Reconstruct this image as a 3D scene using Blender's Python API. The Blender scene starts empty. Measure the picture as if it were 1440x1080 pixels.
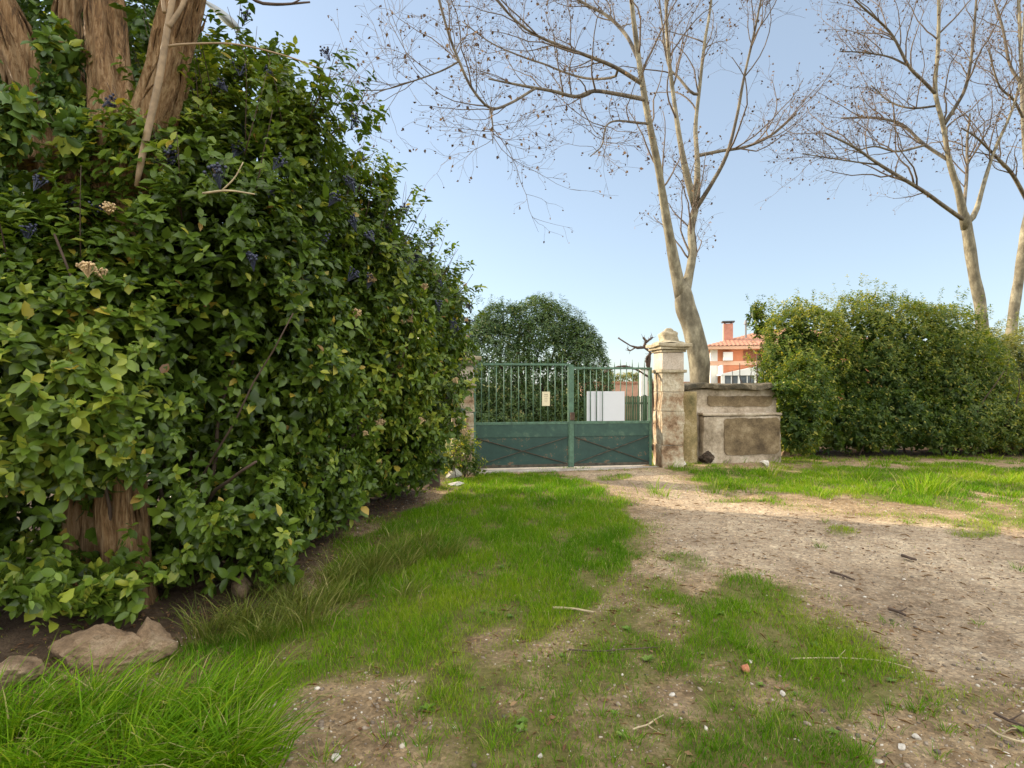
import bpy, bmesh, math
import numpy as np
from mathutils import Vector, Matrix

SC = bpy.context.scene
COL = SC.collection
R = math.radians

# ------------------------------------------------------------------ camera, sky, sun, exposure
CAM_H, FPX = 1.5, 800.0
cd = bpy.data.cameras.new('camera')
cd.lens, cd.sensor_width, cd.clip_end, cd.clip_start = 20.0, 36.0, 3000.0, 0.05
cam = bpy.data.objects.new('camera', cd)
COL.objects.link(cam)
cam.location, cam.rotation_euler = (0, 0, CAM_H), (R(90), 0, 0)
SC.camera = cam

SUN_EL = R(24)
SUN_AZ = math.atan2(-0.91, 0.41)          # clockwise from +Y
to_sun = Vector((math.sin(SUN_AZ) * math.cos(SUN_EL), math.cos(SUN_AZ) * math.cos(SUN_EL), math.sin(SUN_EL)))
W = bpy.data.worlds.new('World')
SC.world = W
W.use_nodes = True
wn, wl = W.node_tree.nodes, W.node_tree.links
bg = wn['Background']
sky = wn.new('ShaderNodeTexSky')
sky.sky_type = 'NISHITA'
sky.sun_disc = False
sky.sun_elevation = SUN_EL
sky.sun_rotation = SUN_AZ
sky.air_density, sky.dust_density, sky.ozone_density = 1.0, 0.5, 1.0
hs = wn.new('ShaderNodeHueSaturation')
hs.inputs['Saturation'].default_value = 0.74
tint = wn.new('ShaderNodeMix'); tint.data_type = 'RGBA'; tint.blend_type = 'MULTIPLY'; tint.inputs[0].default_value = 1
wl.new(sky.outputs[0], tint.inputs[6]); tint.inputs[7].default_value = (0.93, 1.02, 1.07, 1)
wl.new(tint.outputs[2], hs.inputs['Color'])
# unseen bright cloud, added overhead and behind the camera to fill the shade
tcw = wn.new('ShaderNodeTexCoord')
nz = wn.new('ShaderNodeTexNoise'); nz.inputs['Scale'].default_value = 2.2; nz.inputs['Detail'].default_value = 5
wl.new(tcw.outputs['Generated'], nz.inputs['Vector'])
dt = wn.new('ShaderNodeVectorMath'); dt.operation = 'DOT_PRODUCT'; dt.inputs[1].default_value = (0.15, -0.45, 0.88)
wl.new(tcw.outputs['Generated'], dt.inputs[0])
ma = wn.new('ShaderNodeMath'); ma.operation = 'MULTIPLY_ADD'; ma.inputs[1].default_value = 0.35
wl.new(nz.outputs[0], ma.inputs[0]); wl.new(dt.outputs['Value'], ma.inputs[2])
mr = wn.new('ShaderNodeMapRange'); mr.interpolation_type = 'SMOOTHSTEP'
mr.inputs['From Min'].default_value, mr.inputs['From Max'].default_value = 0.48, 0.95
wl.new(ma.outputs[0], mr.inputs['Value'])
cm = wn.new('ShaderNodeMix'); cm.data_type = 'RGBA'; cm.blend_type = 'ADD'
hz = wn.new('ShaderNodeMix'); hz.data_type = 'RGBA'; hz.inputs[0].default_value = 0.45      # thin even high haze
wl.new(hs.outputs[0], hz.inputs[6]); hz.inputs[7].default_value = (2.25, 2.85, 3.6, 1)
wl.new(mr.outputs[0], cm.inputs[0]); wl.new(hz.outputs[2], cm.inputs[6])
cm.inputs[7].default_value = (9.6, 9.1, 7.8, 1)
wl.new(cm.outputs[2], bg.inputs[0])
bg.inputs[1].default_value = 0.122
sd = bpy.data.lights.new('sun', 'SUN')
sd.energy, sd.angle, sd.color = 5.0, R(0.6), (1.0, 0.86, 0.64)
sun = bpy.data.objects.new('sun', sd)
COL.objects.link(sun)
sun.rotation_euler = to_sun.to_track_quat('Z', 'Y').to_euler()
SC.view_settings.view_transform = 'Standard'
SC.view_settings.look = 'None'
SC.view_settings.gamma = 1.0
SC.view_settings.exposure = 0.95

# ------------------------------------------------------------------ helpers
def rngf(s): return np.random.default_rng(s)

def unit(a):
    a = np.asarray(a, float)
    return a / np.maximum(np.linalg.norm(a, axis=-1, keepdims=True), 1e-9)

def at(px, py, Y):
    return np.array(((px - 720) / FPX * Y, Y, CAM_H - (py - 540) / FPX * Y))

def gp(px, py):
    Y = FPX * CAM_H / (py - 540)
    return np.array(((px - 720) / FPX * Y, Y))

def wob(p, f, seed):
    """cheap smooth 3-D noise, about -1..1"""
    r = rngf(seed)
    p = np.asarray(p, float)
    s = np.zeros(p.shape[:-1])
    for i in range(6):
        k = unit(r.normal(size=3)) * f * (0.6 + 1.1 * r.random())
        s = s + np.sin(p @ k + r.random() * 6.28)
    return s / 3.0

def tag(o, label=None, cat=None, group=None, kind=None):
    if label: o['label'] = label
    if cat: o['category'] = cat
    if group: o['group'] = group
    if kind: o['kind'] = kind
    return o

def empty(name, loc, label, cat, group=None, rz=0.0):
    o = bpy.data.objects.new(name, None)
    COL.objects.link(o)
    o.location, o.rotation_euler = loc, (0, 0, rz)
    o.empty_display_size = 0.1
    return tag(o, label, cat, group)

def link(name, me, mat, parent=None, world=True):
    o = bpy.data.objects.new(name, me)
    if mat is not None: me.materials.append(mat)
    COL.objects.link(o)
    if parent is not None:
        o.parent = parent
        if world:
            m = Matrix.LocRotScale(parent.location, parent.rotation_euler, None)
            if parent.parent is not None:
                m = parent['_w'] if '_w' in parent else m
            o.matrix_parent_inverse = m.inverted()
    return o

def tri_mesh(name, V, T, attrs=None, smooth=True):
    V = np.ascontiguousarray(V, dtype=np.float32)
    T = np.ascontiguousarray(T, dtype=np.int32)
    me = bpy.data.meshes.new(name)
    me.vertices.add(len(V)); me.vertices.foreach_set('co', V.ravel())
    me.loops.add(T.size); me.loops.foreach_set('vertex_index', T.ravel())
    k = T.shape[1]
    me.polygons.add(len(T)); me.polygons.foreach_set('loop_start', np.arange(0, T.size, k, dtype=np.int32))
    if smooth: me.polygons.foreach_set('use_smooth', np.ones(len(T), dtype=bool))
    for a, v in (attrs or {}).items():
        at_ = me.attributes.new(a, 'FLOAT', 'POINT')
        at_.data.foreach_set('value', np.ascontiguousarray(v, dtype=np.float32))
    me.update(calc_edges=True)
    me.validate()
    return me

LEAF8 = (np.array([(0,0,0), (-.47,.27,.05), (0,.3,-.05), (.47,.27,.05), (-.46,.66,-.02), (0,.66,-.12), (.46,.66,-.02), (0,1,-.26)], float),
         np.array([(0,2,1),(0,3,2),(1,2,4),(2,5,4),(2,3,5),(3,6,5),(4,5,7),(5,6,7)]))
LEAF5 = (np.array([(0,0,0), (-.5,.42,.05), (0,.5,-.06), (.5,.42,.05), (0,1,-.15)], float),
         np.array([(0,2,1),(0,3,2),(1,2,4),(2,3,4)]))

def leaves(P, A, N, L, Wd, rnd, tmpl=LEAF8):
    A = unit(A); S = unit(np.cross(A, N)); N = np.cross(S, A)
    tv, tf = tmpl
    n, k = len(P), len(tv)
    V = (P[:, None] + tv[None, :, 0, None] * (Wd[:, None, None] * S[:, None]) + tv[None, :, 1, None] * (L[:, None, None] * A[:, None])
         + tv[None, :, 2, None] * (L[:, None, None] * N[:, None]))
    T = (tf[None] + (np.arange(n) * k)[:, None, None]).reshape(-1, 3)
    return V.reshape(-1, 3), T, np.repeat(rnd, k)

def join(parts):
    Vs, Ts, Rs, o = [], [], [], 0
    for V, T, r in parts:
        Vs.append(V); Ts.append(T + o); Rs.append(r); o += len(V)
    return np.concatenate(Vs), np.concatenate(Ts), np.concatenate(Rs)

def tubes(pts, rad, ns=6, ridge=None, cap=True):
    """pts (N,n,3), rad (N,n): batch of tapered tubes as quads->tris"""
    pts = np.asarray(pts, float); rad = np.asarray(rad, float)
    N, n, _ = pts.shape
    t = unit(np.gradient(pts, axis=1))
    d = unit(pts[:, -1] - pts[:, 0])
    ref = np.where(np.abs(d[:, 2:3]) < 0.8, np.array([[0, 0, 1.0]]), np.array([[0.15, 1.0, 0]]))
    u = unit(np.cross(t, ref[:, None, :])); v = np.cross(t, u)
    a = np.arange(ns) / ns * 2 * np.pi
    rr = rad[:, :, None]
    if ridge is not None: rr = rr * ridge(pts, a)
    else: rr = np.repeat(rr, ns, axis=2)
    V = pts[:, :, None] + rr[..., None] * (np.cos(a)[None, None, :, None] * u[:, :, None] + np.sin(a)[None, None, :, None] * v[:, :, None])
    idx = np.arange(N * n * ns).reshape(N, n, ns)
    q0 = idx[:, :-1]; q1 = idx[:, 1:]
    q0n = np.roll(q0, -1, axis=2); q1n = np.roll(q1, -1, axis=2)
    T = np.concatenate([np.stack([q0, q0n, q1n], -1).reshape(-1, 3), np.stack([q0, q1n, q1], -1).reshape(-1, 3)])
    if cap and ns > 3:
        e = idx[:, -1]
        T = np.concatenate([T] + [np.stack([e[:, 0], e[:, i], e[:, i + 1]], -1) for i in range(1, ns - 1)])
        e = idx[:, 0]
        T = np.concatenate([T] + [np.stack([e[:, 0], e[:, i + 1], e[:, i]], -1) for i in range(1, ns - 1)])
    return V.reshape(-1, 3), T

def resample(pts, n):
    """Catmull-Rom through control rows (any columns), n samples by length"""
    p = np.asarray(pts, float)
    p = np.vstack([2 * p[0] - p[1], p, 2 * p[-1] - p[-2]])
    out = []
    for i in range(1, len(p) - 2):
        for s in np.linspace(0, 1, 12, endpoint=False):
            a, b, c, d = p[i-1], p[i], p[i+1], p[i+2]
            out.append(0.5 * (2*b + (c-a)*s + (2*a-5*b+4*c-d)*s*s + (3*b-a-3*c+d)*s**3))
    out.append(p[-2]); out = np.array(out)
    l = np.concatenate([[0], np.cumsum(np.linalg.norm(np.diff(out[:, :3], axis=0), axis=1))])
    q = np.linspace(0, l[-1], n)
    return np.stack([np.interp(q, l, out[:, k]) for k in range(out.shape[1])], 1)

def bm_obj(name, bm, mat, parent=None, smooth=False, world=True):
    me = bpy.data.meshes.new(name)
    bm.normal_update()
    bm.to_mesh(me); bm.free()
    if smooth:
        for p in me.polygons: p.use_smooth = True
    return link(name, me, mat, parent, world)

def box(bm, x0, x1, y0, y1, z0, z1, bev=0.0, rough=0.0, cuts=0, seed=1):
    b = bmesh.new()
    bmesh.ops.create_cube(b, size=1)
    for v in b.verts:
        v.co = Vector((x0 + (v.co.x + .5) * (x1 - x0), y0 + (v.co.y + .5) * (y1 - y0), z0 + (v.co.z + .5) * (z1 - z0)))
    if bev: bmesh.ops.bevel(b, geom=b.edges[:], offset=bev, segments=2, affect='EDGES', profile=.6)
    if cuts: bmesh.ops.subdivide_edges(b, edges=b.edges[:], cuts=cuts, use_grid_fill=True)
    if rough:
        co = np.array([v.co for v in b.verts])
        d = np.stack([wob(co, 9, seed + i) + .5 * wob(co, 25, seed + 9 + i) for i in range(3)], 1) * rough
        for v, e in zip(b.verts, d): v.co += Vector(e)
    me = bpy.data.meshes.new('t'); b.to_mesh(me); b.free()
    bm.from_mesh(me); bpy.data.meshes.remove(me)

def bar(bm, a, b_, w, d=None, bev=0.0):
    """square bar from a to b"""
    a, b_ = Vector(a), Vector(b_)
    d = d or w
    q = (b_ - a).to_track_quat('Z', 'Y').to_matrix().to_4x4()
    m = Matrix.Translation((a + b_) / 2) @ q @ Matrix.Diagonal((w, d, (b_ - a).length, 1))
    bmesh.ops.create_cube(bm, size=1, matrix=m)

# ------------------------------------------------------------------ materials
def mat(name):
    m = bpy.data.materials.new(name)
    m.use_nodes = True
    nt = m.node_tree
    return m, nt.nodes, nt.links, nt.nodes['Principled BSDF']

def ramp(nodes, stops, interp='LINEAR'):
    r = nodes.new('ShaderNodeValToRGB')
    r.color_ramp.interpolation = interp
    e = r.color_ramp.elements
    while len(e) < len(stops): e.new(0.5)
    for i, (p, c) in enumerate(stops):
        e[i].position = p
        e[i].color = (*c, 1) if len(c) == 3 else c
    return r

def noise(nodes, links, scale, detail=6, rough=.6, coord='Object', vec=None):
    n = nodes.new('ShaderNodeTexNoise')
    n.inputs['Scale'].default_value, n.inputs['Detail'].default_value, n.inputs['Roughness'].default_value = scale, detail, rough
    if vec is None:
        tc = nodes.new('ShaderNodeTexCoord'); vec = tc.outputs[coord]
    links.new(vec, n.inputs['Vector'])
    return n

def mixc(nodes, links, fac, a, b, mode='MIX'):
    m = nodes.new('ShaderNodeMix'); m.data_type = 'RGBA'; m.blend_type = mode
    if isinstance(fac, float): m.inputs[0].default_value = fac
    else: links.new(fac, m.inputs[0])
    for s, v in ((m.inputs[6], a), (m.inputs[7], b)):
        if isinstance(v, tuple): s.default_value = (*v, 1)
        else: links.new(v, s)
    return m.outputs[2]

def bump(nodes, links, h, strength, dist, bsdf, prev=None):
    b = nodes.new('ShaderNodeBump')
    b.inputs['Strength'].default_value, b.inputs['Distance'].default_value = strength, dist
    links.new(h, b.inputs['Height'])
    if prev is not None: links.new(prev, b.inputs['Normal'])
    links.new(b.outputs[0], bsdf.inputs['Normal'])
    return b.outputs[0]

def leaf_mat(name, stops, rough=.42, trans=.25, tint=(1.25, 1.2, .55), spec=.5, back=1.35):
    m, n, l, b = mat(name)
    at_ = n.new('ShaderNodeAttribute'); at_.attribute_name = 'rnd'
    r = ramp(n, stops); l.new(at_.outputs['Fac'], r.inputs[0])
    geo = n.new('ShaderNodeNewGeometry')
    pale = mixc(n, l, 1.0, r.outputs[0], (back, back, back * 1.05), 'MULTIPLY')
    col = mixc(n, l, geo.outputs['Backfacing'], r.outputs[0], pale)
    l.new(col, b.inputs['Base Color'])
    b.inputs['Roughness'].default_value = rough
    b.inputs['Specular IOR Level'].default_value = spec
    tr = n.new('ShaderNodeBsdfTranslucent')
    l.new(mixc(n, l, 1.0, r.outputs[0], tint, 'MULTIPLY'), tr.inputs[0])
    ms = n.new('ShaderNodeMixShader'); ms.inputs[0].default_value = trans
    l.new(b.outputs[0], ms.inputs[1]); l.new(tr.outputs[0], ms.inputs[2])
    l.new(ms.outputs[0], n['Material Output'].inputs['Surface'])
    return m

def stone_mat(name, c1, c2, c3, scale=3.0, bmp=.5, dist=.02, rough=.9, fine=40):
    m, n, l, b = mat(name)
    a = noise(n, l, scale, 8, .65)
    r = ramp(n, [(.32, c1), (.52, c2), (.7, c3)]); l.new(a.outputs[0], r.inputs[0])
    f = noise(n, l, fine, 6, .7)
    fr = ramp(n, [(.3, (.62, .6, .58)), (.7, (1.15, 1.15, 1.15))]); l.new(f.outputs[0], fr.inputs[0])
    l.new(mixc(n, l, 1.0, r.outputs[0], fr.outputs[0], 'MULTIPLY'), b.inputs['Base Color'])
    b.inputs['Roughness'].default_value = rough
    p = bump(n, l, a.outputs[0], bmp, dist * 2, b)
    bump(n, l, f.outputs[0], bmp, dist, b, p)
    return m

def plain(name, c, rough=.6, var=.12, scale=8, metal=0.0, bmp=0.0):
    m, n, l, b = mat(name)
    a = noise(n, l, scale, 6, .65)
    r = ramp(n, [(.3, tuple(max(0, x * (1 - var * 1.6)) for x in c)), (.7, tuple(min(1, x * (1 + var)) for x in c))])
    l.new(a.outputs[0], r.inputs[0]); l.new(r.outputs[0], b.inputs['Base Color'])
    b.inputs['Roughness'].default_value, b.inputs['Metallic'].default_value = rough, metal
    if bmp: bump(n, l, a.outputs[0], bmp, .02, b)
    return m

def bark_mat(name, c1, c2, c3, sx=22, sz=2.2, bmp=.9, dist=.03):
    m, n, l, b = mat(name)
    tc = n.new('ShaderNodeTexCoord'); mp = n.new('ShaderNodeMapping')
    mp.inputs['Scale'].default_value = (sx, sx, sz)
    l.new(tc.outputs['Object'], mp.inputs['Vector'])
    a = noise(n, l, 1.0, 12, .72, vec=mp.outputs[0])
    big = noise(n, l, 2.0, 4)
    s = n.new('ShaderNodeMath'); s.operation = 'MULTIPLY_ADD'
    l.new(big.outputs[0], s.inputs[0]); s.inputs[1].default_value = .45; l.new(a.outputs[0], s.inputs[2])
    r = ramp(n, [(.52, c1), (.70, c2), (.90, c3)]); l.new(s.outputs[0], r.inputs[0])
    l.new(r.outputs[0], b.inputs['Base Color'])
    b.inputs['Roughness'].default_value = .88
    bump(n, l, a.outputs[0], bmp, dist, b)
    return m

M = {}
M['viburnum'] = leaf_mat('viburnum_leaf', [(0, (.030, .054, .006)), (.45, (.074, .124, .014)), (.8, (.155, .215, .026)), (.94, (.32, .33, .04)), (.98, (.42, .30, .05)), (1, (.22, .11, .05))], .34, .28, spec=.32)
M['laurel'] = leaf_mat('laurel_leaf', [(0, (.028, .058, .014)), (.45, (.07, .12, .022)), (.8, (.17, .205, .04)), (1, (.40, .36, .08))], .42, .48, (1.75, 1.55, .5), spec=.3)
M['laurel_pale'] = leaf_mat('pale_hedge_leaf', [(0, (.05, .08, .025)), (.5, (.11, .145, .04)), (1, (.30, .28, .09))], .45, .45, (1.6, 1.45, .6))
M['evergreen'] = leaf_mat('evergreen_leaf', [(0, (.032, .065, .020)), (.5, (.07, .125, .032)), (.88, (.14, .195, .05)), (1, (.26, .26, .07))], .42, .2)
M['ivy'] = leaf_mat('ivy_leaf', [(0, (.03, .06, .014)), (.5, (.065, .12, .022)), (.88, (.11, .18, .035)), (1, (.36, .36, .03))], .4, .32)
M['dead_leaf'] = leaf_mat('dead_leaf', [(0, (.09, .045, .025)), (.5, (.17, .09, .045)), (1, (.30, .19, .10))], .8, .2, spec=.2, back=1.1)
M['withered'] = leaf_mat('withered_leaf', [(0, (.05, .03, .025)), (.6, (.10, .06, .04)), (1, (.24, .14, .07))], .8, .15, spec=.2, back=1.1)
M['grass'] = leaf_mat('grass_blade', [(0, (.055, .15, .003)), (.5, (.13, .25, .006)), (.85, (.26, .325, .016)), (.93, (.28, .27, .07)), (1, (.42, .35, .17))], .6, .35, (1.2, 1.25, .4), .12, 1.1)
M['sedge'] = leaf_mat('sedge_blade', [(0, (.07, .105, .015)), (.5, (.14, .175, .025)), (.85, (.24, .24, .05)), (1, (.42, .34, .15))], .5, .3, (1.2, 1.2, .5), .3, 1.1)
M['shag_bark'] = bark_mat('shaggy_bark', (.045, .02, .008), (.34, .18, .07), (.66, .44, .24), 62, 4.2, 1.0, .08)
M['plane_bark'] = bark_mat('plane_tree_bark', (.07, .056, .034), (.15, .125, .082), (.31, .27, .185), 6, 3.0, .5, .03)
M['twig'] = plain('bare_twig', (.13, .09, .062), .8)
M['twig_pale'] = plain('pale_twig', (.42, .33, .2), .8, .2, 12)
M['twig_dark'] = plain('dark_twig', (.08, .05, .035), .85, .2, 12)
M['pale_stem'] = plain('pale_stem_bark', (.30, .21, .13), .8, .25, 14)
M['seed'] = plain('seed_ball', (.12, .07, .045), .9, .3, 30)
M['berry'] = plain('blue_berry', (.03, .034, .07), .35, .3, 20)
M['bud'] = plain('cream_flower_bud', (.55, .38, .2), .7, .35, 25)

# ------------------------------------------------------------------ ground heights and what covers it
def poly_sd(P, poly):
    """signed distance, positive inside"""
    poly = np.asarray(poly, float)
    d = np.full(len(P), 1e9); ins = np.zeros(len(P), bool)
    for a, b in zip(poly, np.roll(poly, -1, 0)):
        e = b - a; w = P - a
        h = np.clip((w @ e) / (e @ e), 0, 1)
        d = np.minimum(d, np.linalg.norm(w - h[:, None] * e, axis=1))
        c = ((a[1] <= P[:, 1]) != (b[1] <= P[:, 1]))
        xi = a[0] + (P[:, 1] - a[1]) * (e[0] / (e[1] if abs(e[1]) > 1e-9 else 1e-9))
        ins ^= c & (P[:, 0] < xi)
    return np.where(ins, d, -d)

def pxpoly(*pts): return [gp(*p) for p in pts]

LAWN = pxpoly((520, 740), (600, 700), (655, 676), (690, 662), (800, 668), (858, 688), (900, 708), (925, 750), (918, 790), (870, 835), (830, 868), (760, 905), (680, 940), (560, 972), (430, 1000), (330, 1000), (250, 930), (380, 860), (440, 800))
PATCH = pxpoly((950, 840), (1040, 805), (1130, 822), (1215, 880), (1290, 930), (1330, 1000), (1350, 1100), (990, 1100), (965, 1000), (925, 920))
STRIP = pxpoly((930, 662), (1040, 655), (1200, 650), (1600, 643), (1600, 730), (1440, 722), (1320, 722), (1200, 716), (1080, 706), (985, 692))
TRACK = pxpoly((800, 664), (925, 662), (985, 694), (1090, 714), (1250, 732), (1440, 748), (1800, 760), (1800, 1020), (1440, 960), (1330, 950), (1240, 880), (1140, 822), (1030, 800), (940, 812), (928, 760), (905, 706), (860, 684))

def gz(x, y):
    x = np.asarray(x, float); y = np.asarray(y, float)
    p = np.stack([x, y, 0 * x], -1)
    near = np.exp(-np.maximum(0, np.hypot(x, y) - 14) / 8)
    z = .018 * wob(p, 1.6, 3) + .008 * wob(p, 6, 4)
    face = -2.15 + .16 * (y - 3.4)
    z = z + .10 * np.clip((face + .45 - x) / .9, 0, 1)
    return z * near

def grass_cover(x, y):
    P = np.stack([x, y], -1)
    p3 = np.stack([x, y, 0 * x], -1)
    n = .18 * wob(p3, 3.2, 11) + .14 * wob(p3, 9, 12) + .07 * wob(p3, 23, 13)
    a = np.clip((poly_sd(P, LAWN) + n) / .35 + .35, 0, 1)
    b = np.clip((poly_sd(P, PATCH) + 1.5 * n) / .5 + .45, 0, 1) * .9
    c = np.clip((poly_sd(P, STRIP) + 3.4 * n) / .9 + .2, 0, 1) * .75
    tr = np.clip((poly_sd(P, TRACK) + n) / .5 + .5, 0, 1)
    sparse = np.clip(.40 + 1.4 * n + .12 * wob(p3, 15, 17), 0, .7)
    g = np.maximum(np.maximum(a, b), np.maximum(c, sparse))
    spots = np.clip((wob(p3, 5.0, 19) - .72) * 2.2, 0, .6)
    g = np.where(tr > .1, g * (1 - .97 * tr) + spots * tr * .8, g)
    far = np.hypot(x, y) > 16
    g = np.where(far, .55, g)
    return np.clip(g * (1 - .85 * soil(x, y)), 0, 1)

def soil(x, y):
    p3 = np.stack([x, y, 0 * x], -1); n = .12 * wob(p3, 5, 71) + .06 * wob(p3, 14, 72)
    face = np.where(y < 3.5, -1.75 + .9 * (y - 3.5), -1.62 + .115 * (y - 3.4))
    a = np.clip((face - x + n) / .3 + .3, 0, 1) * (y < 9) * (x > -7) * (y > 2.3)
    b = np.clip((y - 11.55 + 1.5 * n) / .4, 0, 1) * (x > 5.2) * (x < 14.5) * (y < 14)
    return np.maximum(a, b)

def build_ground():
    m, n, l, b = mat('earth_and_turf')
    at_ = n.new('ShaderNodeAttribute'); at_.attribute_name = 'grass'
    at2 = n.new('ShaderNodeAttribute'); at2.attribute_name = 'track'
    big = noise(n, l, .9, 5, .6); mid = noise(n, l, 7, 8, .7); fine = noise(n, l, 60, 6, .75)
    dirt = ramp(n, [(.3, (.19, .13, .075)), (.5, (.30, .22, .135)), (.72, (.43, .335, .225))]); l.new(mid.outputs[0], dirt.inputs[0])
    dirt2 = ramp(n, [(.3, (.27, .198, .135)), (.5, (.39, .308, .222)), (.72, (.52, .438, .33))]); l.new(mid.outputs[0], dirt2.inputs[0])
    d = mixc(n, l, at2.outputs['Fac'], dirt.outputs[0], dirt2.outputs[0])
    bl = ramp(n, [(.35, (.66, .62, .58)), (.62, (1.12, 1.1, 1.07))]); l.new(big.outputs[0], bl.inputs[0])
    d = mixc(n, l, 1.0, d, bl.outputs[0], 'MULTIPLY')
    vo = n.new('ShaderNodeTexVoronoi'); vo.inputs['Scale'].default_value = 55
    tc = n.new('ShaderNodeTexCoord'); l.new(tc.outputs['Object'], vo.inputs['Vector'])
    sep = n.new('ShaderNodeSeparateColor'); l.new(vo.outputs['Color'], sep.inputs[0])
    pebc = ramp(n, [(0, (.5, .46, .42)), (.45, (.85, .82, .78)), (.75, (1.15, 1.1, 1.02)), (1, (1.75, 1.65, 1.5))]); l.new(sep.outputs[0], pebc.inputs[0])
    d = mixc(n, l, .55, d, mixc(n, l, 1.0, d, pebc.outputs[0], 'MULTIPLY'))
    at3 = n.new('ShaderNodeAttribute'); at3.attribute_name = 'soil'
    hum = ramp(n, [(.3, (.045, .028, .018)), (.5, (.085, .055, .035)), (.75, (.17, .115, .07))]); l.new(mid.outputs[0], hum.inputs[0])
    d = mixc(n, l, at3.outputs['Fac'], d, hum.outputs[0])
    turf = ramp(n, [(.3, (.075, .065, .02)), (.5, (.11, .11, .022)), (.72, (.17, .15, .05))]); l.new(mid.outputs[0], turf.inputs[0])
    add = n.new('ShaderNodeMath'); add.operation = 'MULTIPLY_ADD'
    l.new(fine.outputs[0], add.inputs[0]); add.inputs[1].default_value = .9; l.new(at_.outputs['Fac'], add.inputs[2])
    fr = ramp(n, [(.70, (0, 0, 0)), (1.0, (.85, .85, .85))]); l.new(add.outputs[0], fr.inputs[0])
    l.new(mixc(n, l, fr.outputs[0], d, turf.outputs[0]), b.inputs['Base Color'])
    b.inputs['Roughness'].default_value = .95
    b.inputs['Specular IOR Level'].default_value = .2
    inv = n.new('ShaderNodeMath'); inv.operation = 'SUBTRACT'; inv.inputs[0].default_value = 1; l.new(vo.outputs['Distance'], inv.inputs[1])
    p = bump(n, l, mid.outputs[0], .6, .05, b)
    p = bump(n, l, inv.outputs[0], .5, .012, b, p)
    bump(n, l, fine.outputs[0], .7, .02, b, p)
    far = np.array([14, 18, 24, 34, 50, 80, 140, 260, 500, 1000, 2000.])
    xs = np.concatenate([-far[::-1], np.arange(-8, 12.01, .05), far])
    ys = np.concatenate([-far[::-1], np.arange(-3, 1, .25), np.arange(1.0, 13.01, .05), far])
    X, Y = np.meshgrid(xs, ys)
    V = np.stack([X.ravel(), Y.ravel(), gz(X.ravel(), Y.ravel())], 1)
    ix = np.arange(V.shape[0]).reshape(X.shape)
    Q = np.stack([ix[:-1, :-1], ix[:-1, 1:], ix[1:, 1:], ix[1:, :-1]], -1).reshape(-1, 4)
    g = grass_cover(V[:, 0], V[:, 1])
    tr = np.clip(poly_sd(V[:, :2], TRACK) / .5 + .5, 0, 1)
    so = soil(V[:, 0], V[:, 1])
    cen = V[Q].mean(1)[:, :2]
    n_ = .1 * wob(np.c_[cen, 0 * cen[:, 0]], 6, 31)
    ontrack = poly_sd(cen, TRACK) + n_ > 0
    for nm, sel in (('ground', ~ontrack), ('dirt_track', ontrack)):
        q = Q[sel]; used, invx = np.unique(q, return_inverse=True)
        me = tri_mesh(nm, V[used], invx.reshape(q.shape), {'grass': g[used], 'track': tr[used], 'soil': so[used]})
        o = link(nm, me, m); o['kind'] = 'structure'
    ground_labels = {'ground': 'patchy bare earth and turf around the track', 'dirt_track': 'bare stony track curving to the gate'}
    for k, v in ground_labels.items(): bpy.data.objects[k]['label'] = v
build_ground()

def blades(P, H, lean, bend, wid, rnd, seed):
    """grass blades: P (n,3) base, H length, lean (n,2) horizontal direction, bend 0..1"""
    r = rngf(seed); n = len(P)
    ld = np.c_[lean, np.zeros(n)]
    th = r.random(n) * np.pi * 2
    S = np.c_[np.cos(th), np.sin(th), 0 * th]
    V = np.zeros((n, 7, 3))
    for i, (s, w) in enumerate(((0, 1), (.38, .9), (.72, .6), (1, 0))):
        ang = bend * s * 1.5
        up = np.sin(ang) / np.maximum(bend * 1.5, 1e-3); out = (1 - np.cos(ang)) / np.maximum(bend * 1.5, 1e-3)
        c = P + H[:, None] * (up[:, None] * np.array([0, 0, 1.]) + (out + .12 * s)[:, None] * ld)
        if i < 3:
            V[:, 2*i] = c - S * (wid * w / 2)[:, None]; V[:, 2*i+1] = c + S * (wid * w / 2)[:, None]
        else: V[:, 6] = c
    tf = np.array([(0, 1, 3), (0, 3, 2), (2, 3, 5), (2, 5, 4), (4, 5, 6)])
    T = (tf[None] + (np.arange(n) * 7)[:, None, None]).reshape(-1, 3)
    return V.reshape(-1, 3), T, np.repeat(rnd, 7)

def stuff_mesh(name, parts, m, label):
    V, T, r = join(parts)
    o = link(name, tri_mesh(name, V, T, {'rnd': r}), m)
    o['kind'] = 'stuff'; o['label'] = label
    return o

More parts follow.
